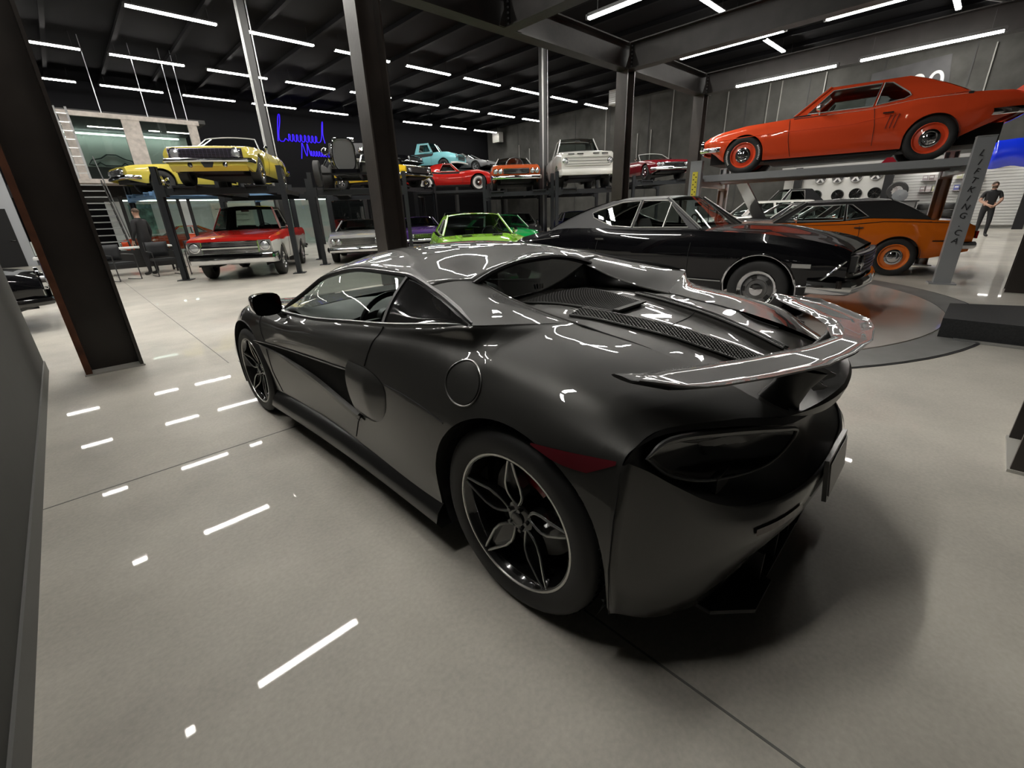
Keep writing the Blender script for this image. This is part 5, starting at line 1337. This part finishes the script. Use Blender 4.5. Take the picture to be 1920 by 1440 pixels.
# ---------------------------------------------------------------- turntable and black platform
t = thing('turntable', 'round light turntable set in the floor with a darker ring', 'turntable', (7.02, 3.68, 0))
def disc(r0, r1, z, n=96):
    b = B(); b.lathe([(r0, 0), (r0, z), (r1, z), (r1, 0)], n, axis='z'); return b
b = B(); b.lathe([(0, .012), (3.57, .012), (3.57, 0)], 96, axis='z'); b.build('turntable_disc', mat('turntable_top', (.50,.47,.44), .25, coat=.5, coat_rough=.04, noise=(1.5,.06)), t)
disc(3.585, 3.96, .008).build('turntable_ring', mat('ring_grey', (.15,.15,.145), .5, noise=(3,.15)), t)
disc(3.96, 3.985, .004).build('ring_gap', MATTEB, t)
t = thing('platform', 'low black carpeted platform at the right edge of the turntable', 'platform', (7.15, -1.0, 0))
b = B(); b.prism([(-1.0,-1.5),(1.0,-1.5),(.0,1.12),(-.95,1.12)], 'z', .0, .2); b.build('platform_body', mat('black_carpet', (.018,.019,.02), .85, noise=(60,.3)), t, smooth=False)
b = B(); b.box((-1.02,-.3,.015),(.03,2.6,.03)); b.build('edge_strip', SILVER, t, smooth=False)

# ---------------------------------------------------------------- office behind glass, stairs, ladder
OFFW = mat('cream_steel', (.55,.50,.46), .5, noise=(6,.2)); PALE = mat('pale_office_wall', (.50,.54,.50), .8)
t = thing('office', 'raised glass-fronted office with cream steel frame above the stairs', 'office', (0, 26.0, 0))
b = B(); b.box2((.6,-.8,3.0),(6.2,5,3.15)); b.build('office_floor', OFFW, t, smooth=False)
b = B(); b.box2((.6,4.6,3.15),(6.2,4.7,5.6)); b.build('office_back_wall', PALE, t, smooth=False)
b = B(); b.box2((.6,.1,5.55),(6.2,5,5.7)); b.build('office_roof', mat('office_dark', (.05,.05,.05), .7), t, smooth=False)
b = B(); b.box2((.75,3.9,3.15),(6.1,4.6,4.0)); b.build('office_cabinet', mat('office_dark', (.05,.05,.05), .7), t, smooth=False)
for x0, x1 in ((1.28,1.55),(3.15,3.75),(5.45,5.8)):
    b = B(); b.box2((x0,-.06,3.1),(x1,.06,5.6)); b.build('mullion', OFFW, t, smooth=False)
for z0, z1 in ((5.45,5.62),(2.98,3.14)):
    b = B(); b.box2((.5,-.08,z0),(5.9,.08,z1)); b.build('rail', OFFW, t, smooth=False)
for x0, x1 in ((.6,1.28),(1.55,3.15),(3.75,5.45)):
    b = B(); b.box2((x0,-.01,3.14),(x1,.01,5.45)); b.build('glass_pane', GLASS_C, t, smooth=False)
b = B()
pts = [(2.2,4.05),(2.35,4.25),(2.7,4.33),(2.95,4.5),(3.3,4.5),(3.6,4.32),(3.85,4.25),(3.95,4.05),(3.7,4.02),(3.55,4.15),(3.4,4.02),(2.8,4.02),(2.62,4.15),(2.45,4.02)]
b.tube([(x-.2,4.55,z+.1) for x, z in pts], .03, 5, closed=True); b.build('wall_drawing', mat('drawing_dark', (.04,.05,.05), .6), t)
b = B(); b.box2((1.0,4.2,5.40),(5.8,4.35,5.45)); b.build('office_light', mat('office_lamp', (1,1,1), .5, emit=(.9,1,.92), es=9), t, smooth=False)
for k in range(5):
    b = B(); b.cyl((.62+.14*k,-.05,5.6),(.62+.14*k,-.05,8.2),.012,5); b.build('suspension_rod', SILVER, t)
for x in (2.1, 3.6, 4.6, 5.0):
    b = B(); b.cyl((x+.5,-.05,5.6),(x+.5,-.05,8.2),.014,5); b.build('suspension_rod', SILVER, t)
t = thing('ladder', 'grey ladder leaning on the office frame', 'ladder', (1.38, 25.6, 3.15))
for dx in (-.17,.17):
    b = B(); b.bar((dx,-.25,0),(dx,.2,2.55),.03,.07); b.build('ladder_rail', mat('ladder_grey', (.28,.28,.28), .5, .3), t, smooth=False)
for k in range(8):
    b = B(); u = (k+.7)/8.5; b.bar((-.17,-.25+.45*u,2.55*u),(.17,-.25+.45*u,2.55*u),.03); b.build('rung', SILVER, t, smooth=False)
t = thing('staircase', 'steep grey steel staircase with open treads beside the left column', 'staircase', (1.32, 21.2, 0))
for s in (-.48,.48):
    b = B(); b.bar((s,0,.05),(s,3.6,3.0),.04,.2); b.build('stringer', STEEL, t, smooth=False)
    b = B(); b.tube([(s,0,1.0),(s,3.6,3.9)], .02, 6); b.build('handrail', mat('rail_dark', (.06,.06,.06), .5, .3), t)
for k in range(13):
    u = (k+.5)/13; b = B(); b.box((0,3.6*u,2.95*u+.05),(.92,.24,.035)); b.build('tread', mat('tread_grey', (.30,.31,.31), .45, .3), t, smooth=False)
# lower glazed rooms
t = thing('showroom_window', 'pale lit rooms behind large ground-floor glass at the left back', 'window', (0, 26.6, 0))
b = B(); b.box2((-3.5,.2,2.55),(14.2,5,3.0)); b.build('lintel', MATTEB, t, smooth=False)
b = B(); b.box2((2.2,5.9,0),(14.2,6,2.6)); b.build('room_wall', mat('white_room_wall', (.6,.62,.6), .8), t, smooth=False)
for x in (2.3, 4.35, 4.75, 6.25, 8.6, 10.8, 13.6):
    b = B(); b.box2((x,-.05,0),(x+.12,.08,2.6)); b.build('frame_post', MATTEB, t, smooth=False)
for x0, x1 in ((2.42,4.35),(4.87,6.25),(6.37,8.6),(8.72,10.8),(10.92,13.6)):
    b = B(); b.box2((x0,0,.1),(x1,.02,2.5)); b.build('glass_pane', GLASS_C, t, smooth=False)
b = B(); b.box2((2.6,3,2.50),(13.5,3.3,2.54)); b.build('room_light', mat('room_lamp', (1,1,1), .5, emit=(.95,1,.95), es=9), t, smooth=False)
for lab, x, w, m in (('green and white wall poster behind the man in black', 3.1, 1.0, mat('poster_green', (.12,.22,.18), .6, noise=(3,.9))), ('large pale drawing of lines on the far room wall', 6.9, 2.2, mat('poster_cream', (.75,.70,.6), .6))):
    b = B(); b.box2((x,32.45,.9),(x+w,32.48,2.45)); o = b.build('poster', m, None, smooth=False); tag(o, lab, 'poster')
    if w > 2:
        for k in range(4): q = B(); q.box2((x+.2,32.43,1.15+.32*k),(x+w-.3,32.45,1.17+.32*k)); q.build('drawn_line', BLACKP, o, smooth=False)
b = B(); b.box2((-14,26.7,0),(-.9,27,3.6)); struct('wall_office', b, mat('white_wall_paint', (.45,.47,.5), .8), smooth=False)
b = B(); b.box2((-2.6,26.62,0),(-1.18,26.7,2.15)); o = struct('door_1', b, MATTEB, smooth=False)
b = B(); b.box((-1.3,26.6,1.0),(.14,.06,.04)); b.build('door_handle', CHROME, o, smooth=False)

# ---------------------------------------------------------------- neon script on the back wall
NEON = mat('blue_neon', (.02,.0,.4), .5, emit=(.02,.0,1), es=1.3)
def neon(lab, strokes, x0, z0, sc):
    t = thing('neon_sign', lab, 'sign', (x0, 33.47, z0), group=None)
    for st in strokes:
        A = np.array([[p[0]*sc, 0, p[1]*sc] for p in st], float); n = (len(A)-1)*6
        b = B(); b.tube([Vector(cr_eval(A, (len(A)-1)*k/n)) for k in range(n+1)], .026, 6); b.build('neon_tube', NEON, t)
w1 = [(0,0),(.1,.6),(.25,1.25),(.35,1.35),(.3,1.0),(.12,.4),(.1,.05),(.3,.0),(.45,.15)]
def loops(x, n, w=.22, h=.38):
    out = []
    for k in range(n): out += [(x+w*k, .05), (x+w*k+.06, h), (x+w*k+.13, h*.85), (x+w*k+.10, .1)]
    return out
neon('upper word of the blue neon script on the black wall', [w1+loops(.6,4)+loops(1.5,4)+[(2.45,.1),(2.6,.4),(2.75,1.1),(2.8,1.15),(2.7,.5),(2.75,.05)]], 11.85, 6.15, 1.12)
neon('lower word of the blue neon script on the black wall', [[(0,-.2),(.15,.5),(.25,.95),(.4,.2),(.5,.05),(.6,.6),(.65,.9)]+loops(.8,4)+loops(1.7,6)], 13.15, 5.35, .82)

# ---------------------------------------------------------------- right side: wheel display, shelf wall, banner, heaters, cables
t = thing('wheel_wall', 'white wall panel with eight alloy wheels hanging under the lift', 'panel', (28.0, 5.5, 0))
b = B(); b.box2((.05,-1.6,.2),(.15,1.75,2.75)); b.build('panel_board', mat('panel_white', (.55,.55,.53), .7), t, smooth=False)
proto_w = None
for i, (y, z, k) in enumerate([(6.49,2.38,0),(5.77,2.36,0),(5.05,2.36,0),(4.3,2.40,0),(6.57,1.58,1),(5.65,1.56,1),(4.93,1.58,1),(4.2,1.58,1)]):
    w = thing('alloy_wheel', ('white' if k == 0 else 'black')+' alloy wheel, '+['first','second','third','fourth'][i % 4]+' from the left in the '+('upper' if k == 0 else 'lower')+' row of the wheel wall', 'wheel', (27.93, y, z), PI/2, 'wheels on the white wall')
    m = mat('rim_white', (.65,.65,.65), .3, .3) if k == 0 else GLOSSB
    b = B(); b.lathe([(.26,-.1),(.26,0),(.24,.03),(.235,0),(.22,-.08)], 32); b.build('rim', m, w)
    b = B()
    for s in range(5 if k == 0 else 10):
        a = 2*PI*s/(5 if k == 0 else 10)+.3; b.bar((.03*math.cos(a),0,.03*math.sin(a)),(.23*math.cos(a),.01,.23*math.sin(a)),.07 if k == 0 else .028,.03, up=(0,1,0))
    b.lathe([(.06,-.02),(.06,.02),(0,.025)], 16); b.build('spokes', m, w)
    b = B(); b.lathe([(.22,-.08),(0,-.08)], 24); b.build('back_plate', mat('back_grey', (.16,.16,.16), .6) if k == 0 else MATTEB, w)
t = thing('slat_wall', 'white slatted display wall with shelves of small packages', 'panel', (28.1, 1.6, 0))
for k in range(22):
    b = B(); b.box2((.03,-2.2,.15+.115*k),(.08,2.05,.15+.115*k+.100)); b.build('slat', mat('slat_white', (.62,.62,.60), .6), t, smooth=False)
b = B(); b.box2((.08,-2.2,.1),(.12,2.05,2.7)); b.build('slat_back', mat('slat_back_grey', (.25,.25,.24), .8), t, smooth=False)  # backing board, darker grey than the slats
for y, z in ((.6,2.0),(-.5,2.0),(.6,1.55),(-.5,1.55)):
    b = B(); b.box((-.12,y,z),(.3,.9,.03)); b.build('shelf', SILVER, t, smooth=False)
k = 0
cols = [((.35,.30,.32),'grey'),((.15,.17,.45),'blue'),((.55,.56,.35),'pale yellow'),((.55,.5,.5),'white'),((.3,.25,.25),'brown')]
for (y0, z) in ((.6,2.02),(-.5,2.02),(.6,1.57),(-.5,1.57)):
    for j in range(4):
        c_, nm = cols[(k*3+j) % 5]; q = thing('package', '%s package, %s on the %s display shelf' % (nm, ['leftmost','second','third','rightmost'][j], {(.6,2.02):'upper left',(-.5,2.02):'upper right',(.6,1.57):'lower left',(-.5,1.57):'lower right'}[(y0,z)]), 'package', (27.98, 1.6+y0+.32-.21*j, z), 0, 'packages on the display shelves')
        b = B(); b.box((0,0,.10),(.14,.17,.2)); b.build('carton', mat('pack_'+nm.replace(' ','_'), c_, .5), q, smooth=False); b = B(); b.box((-.072,0,.12),(.004,.12,.06)); b.build('carton_label', WHITEP, q, smooth=False); k += 1
for i, (x, y, z) in enumerate(((27.1,2.12,0),(27.1,1.42,0),(27.1,2.12,.27),(27.1,1.42,.27),(27.1,2.12,.54),(27.1,1.42,.54),(27.1,2.12,.81),(27.1,1.42,.81))):
    q = B(); q.lathe([(.19,0),(.30,0),(.34,.04),(.34,.21),(.30,.25),(.19,.25),(.19,0)], 28, axis='z'); o = q.build('tyre', RUBBER, None, sharp=60); o.location = (x, y, z)
    tag(o, 'black tyre lying %s in the %s stack by the slatted wall' % (['at the bottom','second up','third up','on top'][i//2], 'left' if i % 2 == 0 else 'right'), 'tyre', 'stacked tyres')
w = thing('display_wheel', 'black wheel standing on the counter, partly wrapped in grey plastic', 'wheel', (26.9, 3.25, 1.62), PI/2)
b = B(); b.lathe([(.2,-.1),(.34,-.11),(.38,-.06),(.38,.06),(.34,.11),(.2,.1)], 32); b.build('tyre', RUBBER, w)
b = B()
for s in range(10): a = 2*PI*s/10; b.bar((0,.05,0),(.21*math.cos(a),.06,.21*math.sin(a)),.03)
b.build('spokes', SILVER, w)
b = B(); G = [[(.28*r*math.cos(a)-.15+.03*math.sin(7*a), .16-.02*r, .26*r*math.sin(a)-.2) for a in np.linspace(0, 2*PI, 15)[:-1]] for r in (.05,.5,.85,1)]; b.grid(G, cv=True); b.build('plastic_wrap', mat('grey_wrap', (.16,.17,.18), .3), w)
t = thing('counter', 'long black counter in front of the display walls', 'counter', (26.9, 3.1, 0))
b = B(); b.box2((-.35,-.6,0),(.35,.9,1.16)); b.build('counter_body', mat('counter_grey', (.12,.12,.12), .5), t, smooth=False); b = B(); b.box2((-.4,-.65,1.16),(.4,.95,1.22)); b.build('counter_top', BLACKP, t, smooth=False)
for x, y, lab in ((27.7, 3.75, 'black pillar between the wheel wall and the slatted wall'), (27.7, -.75, 'black pillar right of the slatted wall, behind the standing man'), (27.7, 7.4, 'black pillar left of the wheel wall')):
    b = B(); b.box((x,y,1.45),(.3,.3,2.9)); o = b.build('pillar', MATTEB, None, smooth=False); tag(o, lab, 'column', 'low black pillars')
b = B(); b.box2((27.6,-3.2,2.75),(30,8.2,2.95)); struct('ceiling_shop', b, mat('shop_soffit', (.35,.35,.34), .7), smooth=False)
b = B(); b.box2((28.3,-3.2,0),(28.5,8.2,2.75)); struct('wall_shop', b, mat('shop_wall', (.5,.5,.48), .7), smooth=False)
for y in (5.6, 1.8, -1.4):
    t = thing('shop_light', {5.6:'strip light over the wheel wall',1.8:'strip light over the slatted wall',-1.4:'strip light over the standing man'}[y], 'light', (27.9, y, 2.695), PI/2)
    b = B(); b.box((0,0,0),(2.2,.12,.03)); b.build('diffuser', mat('shop_lamp', (1,1,1), .5, emit=(1,.97,.92), es=14), t, smooth=False)
    b = B(); b.box((0,0,.035),(2.25,.16,.04)); b.build('housing', WHITEP, t, smooth=False)
# banner
t = thing('banner', 'grey banner with white numerals hung high on the concrete wall', 'banner', (29.97, 0, 0))
b = B(); b.add([(0,5.7,6.9),(0,2.95,7.1),(0,2.7,5.2),(0,5.7,5.2)], [(0,1,2,3)]); b.build('banner_cloth', mat('banner_grey', (.06,.06,.063), .6, noise=(.8,.3)), t, smooth=False, solid=.01)
mw = Matrix.Translation((-.03, 3.9, 6.05)) @ Matrix.Rotation(-PI/2, 4, 'Z') @ Matrix.Rotation(PI/2, 4, 'X') @ Matrix.Rotation(.02, 4, 'Z')
text_mesh('banner_numeral', '500', 1.25, mat('banner_white', (.7,.7,.7), .6), t, mw, .004)
# unit heaters
for lab, x, y, z in (('white unit heater box left of the middle dark column', 25.5, 17.0, 7.35), ('white unit heater in the far corner of the two walls', 29.4, 31.5, 7.35)):
    t = thing('unit_heater', lab, 'heater', (x, y, z)); b = B(); b.box((0,0,0),(.5,.8,.75)); b.build('casing', mat('heater_white', (.45,.45,.42), .5), t, smooth=False)
    b = B()
    for k in range(6): b.box((-.26,0,-.28+.11*k),(.02,.7,.03))
    b.build('louvre', SILVER, t, smooth=False); b = B(); b.cyl((0,0,.37),(0,0,.85),.02,6); b.build('hanger', BLACKP, t)
# pipes on the concrete wall
for i, (y, z0, z1) in enumerate(((29.5,4.2,6.6),(28.3,4.1,6.2),(26.3,3.9,6.4),(20.8,4.0,7.9),(18.2,3.8,6.0),(17.2,3.8,6.1),(15.8,3.9,8.1),(13.9,3.9,6.4),(12.4,4.4,8.1),(10.2,4.2,8),(9.6,4.6,7.4),(7.6,4.0,7.9),(1.6,4.4,7.2),(-1.0,3.6,7.9))):
    b = B(); b.cyl((29.94,y,z0),(29.94,y,z1),.03,6); o = b.build('wall_conduit', mat('conduit_pale', (.30,.30,.28), .5, .4), wr, smooth=True)
b = B(); b.tube([(20,.2,5.75),(14.5,2.9,5.75),(13.2,3.6,5.72),(12.4,4.0,5.68)], .025, 6); o = b.build('conduit_run', SILVER, None); tag(o, 'thin bright conduit running under the ceiling above the raised coupe', 'pipe')

# ---------------------------------------------------------------- furniture at the left
def chair(lab, x, y, rz, g='black office chairs'):
    t = thing('office_chair', lab, 'chair', (x, y, 0), rz, g); S_ = mat('chair_black', (.02,.022,.025), .6)
    b = B(); b.box((0,0,.45),(.50,.48,.06)); b.build('seat', S_, t, smooth=False)
    b = B(); b.grid([[(-.25+.5*i/6, -.24-.03*math.sin(PI*i/6), .52+.40*j/3) for j in range(4)] for i in range(7)]); b.build('backrest', S_, t, solid=.03)
    for s in (-1, 1):
        b = B(); b.tube([(s*.27,-.26,.92),(s*.27,-.27,.68),(s*.27,.24,.66),(s*.27,.26,.02),(s*.27,-.26,.02)], .014, 6); b.build('leg', mat('chair_tube', (.10,.10,.105), .35, .9), t)
chair('black cantilever chair left of the lift post, nearer the desk', 1.95, 16.3, PI+.15)
chair('black cantilever chair directly behind the left lift post', 2.75, 15.9, PI-.2)
chair('black cantilever chair half hidden by the left brown column', .95, 15.9, PI+.5)
t = thing('desk', 'black desk with a pale top behind the chairs', 'desk', (1.5, 17.9, 0))
b = B(); b.box((0,0,.76),(1.9,.8,.04)); b.build('desk_top', WHITEP, t, smooth=False)
for sx in (-.9,.9):
    for sy_ in (-.35,.35): b = B(); b.box((sx,sy_,.37),(.05,.05,.74)); b.build('leg', BLACKP, t, smooth=False)
b = B(); b.box((0,-.38,.45),(1.8,.02,.5)); b.build('modesty_panel', BLACKP, t, smooth=False)
t = thing('reception_table', 'dark table with papers left of the brown column', 'table', (-.1, 15.2, 0)); 
b = B(); b.box((-.0,0,.74),(.9,.7,.05)); b.build('table_top', WHITEP, t, smooth=False); b = B(); b.box((0,0,.37),(.75,.6,.70)); b.build('table_base', mat('navy_base', (.02,.02,.06), .6), t, smooth=False)
b = B(); b.box((-.35,15.3,.95),(.3,.25,.30)); o = b.build('box', mat('pale_box', (.45,.5,.47), .6), None, smooth=False); tag(o, 'pale box on the dark table behind the left column', 'box')

# ---------------------------------------------------------------- people
def person(label, loc, rz, joints, shirt, trous, sleeve='short', hair=(.03,.02,.015), H=1.78, beard=False):
    t = thing('person', label, 'person', loc, rz)
    SK = mat('skin', (.50,.30,.22), .5)
    J = {'pelvis':(0,0,.95,.125),'waist':(0,0,1.10,.135),'chest':(0,0,1.30,.155),'neck0':(0,0,1.46,.085),'neck':(0.01,0,1.53,.058),'head':(.02,0,1.62,.082),'top':(.02,0,1.70,.078),
         'hipL':(0,.10,.90,.10),'kneeL':(.02,.11,.50,.068),'ankL':(0,.12,.10,.045),'footL':(.05,.12,.05,.045),'toeL':(.19,.13,.035,.038),
         'shL':(0,.19,1.42,.070),'elL':(-.02,.26,1.15,.048),'wrL':(.08,.27,.92,.032),'haL':(.11,.265,.86,.036)}
    for k in [k for k in J if k.endswith('L')]: v = J[k]; J[k[:-1]+'R'] = (v[0], -v[1], v[2], v[3])
    J.update(joints)
    E = [('pelvis','waist'),('waist','chest'),('chest','neck0'),('neck0','neck'),('neck','head'),('head','top')]
    for s in 'LR': E += [('pelvis','hip'+s),('hip'+s,'knee'+s),('knee'+s,'ank'+s),('ank'+s,'foot'+s),('foot'+s,'toe'+s),('chest','sh'+s),('sh'+s,'el'+s),('el'+s,'wr'+s),('wr'+s,'ha'+s)]
    names = list(J); V = [J[n][:3] for n in names]; Rd = [J[n][3] for n in names]; ed = [(names.index(a), names.index(b)) for a, b in E]
    for s, sg in (('L',1),('R',-1)):    # fingers
        h = Vector(J['ha'+s][:3]); w_ = Vector(J['wr'+s][:3]); d = (h-w_).normalized(); sd = Vector((0,1,0)).cross(d).normalized()
        hi = names.index('ha'+s)
        for k in range(5):
            off = sd*(.030-.016*k) if k else sd*.045
            a = h+off+d*(.02 if k else -.01); c = a+d*(.035 if k else .02)+(sd*.015 if not k else Vector()); e = c+d*(.028 if k in (2,3) else .02)-Vector((0,sg*.012,0))
            i0 = len(V); V += [tuple(a), tuple(c), tuple(e)]; Rd += [.010, .009, .008]; ed += [(hi, i0), (i0, i0+1), (i0+1, i0+2)]
    me = bpy.data.meshes.new('body'); me.from_pydata(V, ed, []); o = bpy.data.objects.new('body', me); COL.objects.link(o)
    md = o.modifiers.new('skin', 'SKIN'); md.use_smooth_shade = True
    for i, r in enumerate(Rd): me.skin_vertices[0].data[i].radius = (r, r); 
    me.skin_vertices[0].data[0].use_root = True
    ci = names.index('chest'); me.skin_vertices[0].data[ci].radius = (.125, .165); me.skin_vertices[0].data[names.index('waist')].radius = (.11, .145)
    sd_ = o.modifiers.new('sub', 'SUBSURF'); sd_.levels = 2; sd_.render_levels = 2
    dg = bpy.context.evaluated_depsgraph_get(); me2 = bpy.data.meshes.new_from_object(o.evaluated_get(dg)); bpy.data.objects.remove(o)
    for m in (SK, shirt, trous, mat('shoe_black', (.012,.012,.012), .5)): me2.materials.append(m)
    elb = {s: Vector(J['el'+s][:3]) for s in 'LR'}
    for p in me2.polygons:
        c = p.center; m = 0
        if c.z < .09: m = 3
        elif c.z < .98 and abs(c.y) < .21 and (c-Vector(J['haL'][:3])).length > .16 and (c-Vector(J['haR'][:3])).length > .16: m = 2
        elif c.z < 1.49:
            m = 1
            for s in 'LR':
                el = elb[s]; wv = Vector(J['wr'+s][:3]); ax = (wv-el); L_ = ax.length; ax.normalize(); k = (c-el).dot(ax); perp = ((c-el)-ax*k).length
                if k > (-.04 if sleeve == 'short' else L_*.95) and perp < .09 and k < L_+.25: m = 0
        p.material_index = m; p.use_smooth = True
    bo = bpy.data.objects.new('body', me2); COL.objects.link(bo); bo.parent = t
    hp = Vector(J['head'][:3]); 
    b = B(); G = [[(hp.x-.012+.094*math.sin(ph)*math.cos(a), hp.y+.086*math.sin(ph)*math.sin(a), hp.z+.032+.092*math.cos(ph)) for a in np.linspace(0, 2*PI, 17)[:-1]] for ph in np.linspace(.05, 1.75, 9)]
    G = [[(x if (x-hp.x < .06 or z > hp.z+.075) else hp.x+.055, y, z) for x, y, z in r] for r in G]
    b.grid(G, cv=True); b.build('hair', mat('hair_'+str(int(hair[0]*100)), hair, .7), t)
    b = B(); b.add([(hp.x+.075,-.012+hp.y,hp.z-.01),(hp.x+.075,.012+hp.y,hp.z-.01),(hp.x+.104,hp.y,hp.z-.012),(hp.x+.078,hp.y,hp.z+.03)], [(0,1,2),(0,2,3),(1,3,2)]); b.build('nose', SK, t)
    for s in (-1, 1):
        b = B(); b.lathe([(.011,0),(.007,.006),(0,.008)], 8, (hp.x+.070, hp.y+s*.030, hp.z+.028), 'x'); b.build('eye', mat('eye_dark', (.02,.02,.02), .3), t)
        b = B(); b.lathe([(.022,-.006),(.024,.006),(.008,.012),(0,.01)], 8, (hp.x-.005, hp.y+s*.085, hp.z+.01), 'y', s); b.build('ear', SK, t)
    b = B(); b.box((hp.x+.074, hp.y, hp.z-.042), (.008, .045, .010)); b.build('mouth', mat('lips', (.30,.10,.09), .5), t)
    if beard: b = B(); b.grid([[(hp.x+.07*math.cos(a)+.012, hp.y+.072*math.sin(a), hp.z+z) for a in np.linspace(-1.5,1.5,11)] for z in (-.005,-.035,-.07,-.09)]); b.build('beard', mat('beard_brown', (.06,.035,.02), .8), t)
    return t
BT_ = mat('black_tshirt', (.015,.015,.017), .8)
person('man in black standing with his back to us by the left chairs', (1.75, 17.0, 0), 2.3, {}, BT_, mat('black_trousers', (.012,.012,.014), .8), sleeve='long', hair=(.06,.035,.02)).scale = (1.05, 1.05, 1.05)
person('bearded man in a black t-shirt with hands clasped before the slatted wall', (22.9, .22, 0), math.atan2(-.22,-22.9)+.3,
       {'elL':(.03,.27,1.16,.05),'wrL':(.20,.12,1.02,.034),'haL':(.24,.04,.97,.038),'elR':(.03,-.27,1.16,.05),'wrR':(.20,-.10,1.02,.034),'haR':(.25,-.02,.98,.038),'kneeL':(.08,.11,.50,.072),'footL':(.10,.12,.05,.045),'ankL':(.05,.12,.10,.045),'toeL':(.24,.13,.035,.038)}, BT_, mat('black_trousers', (.012,.012,.014), .8), hair=(.05,.03,.02), beard=True)
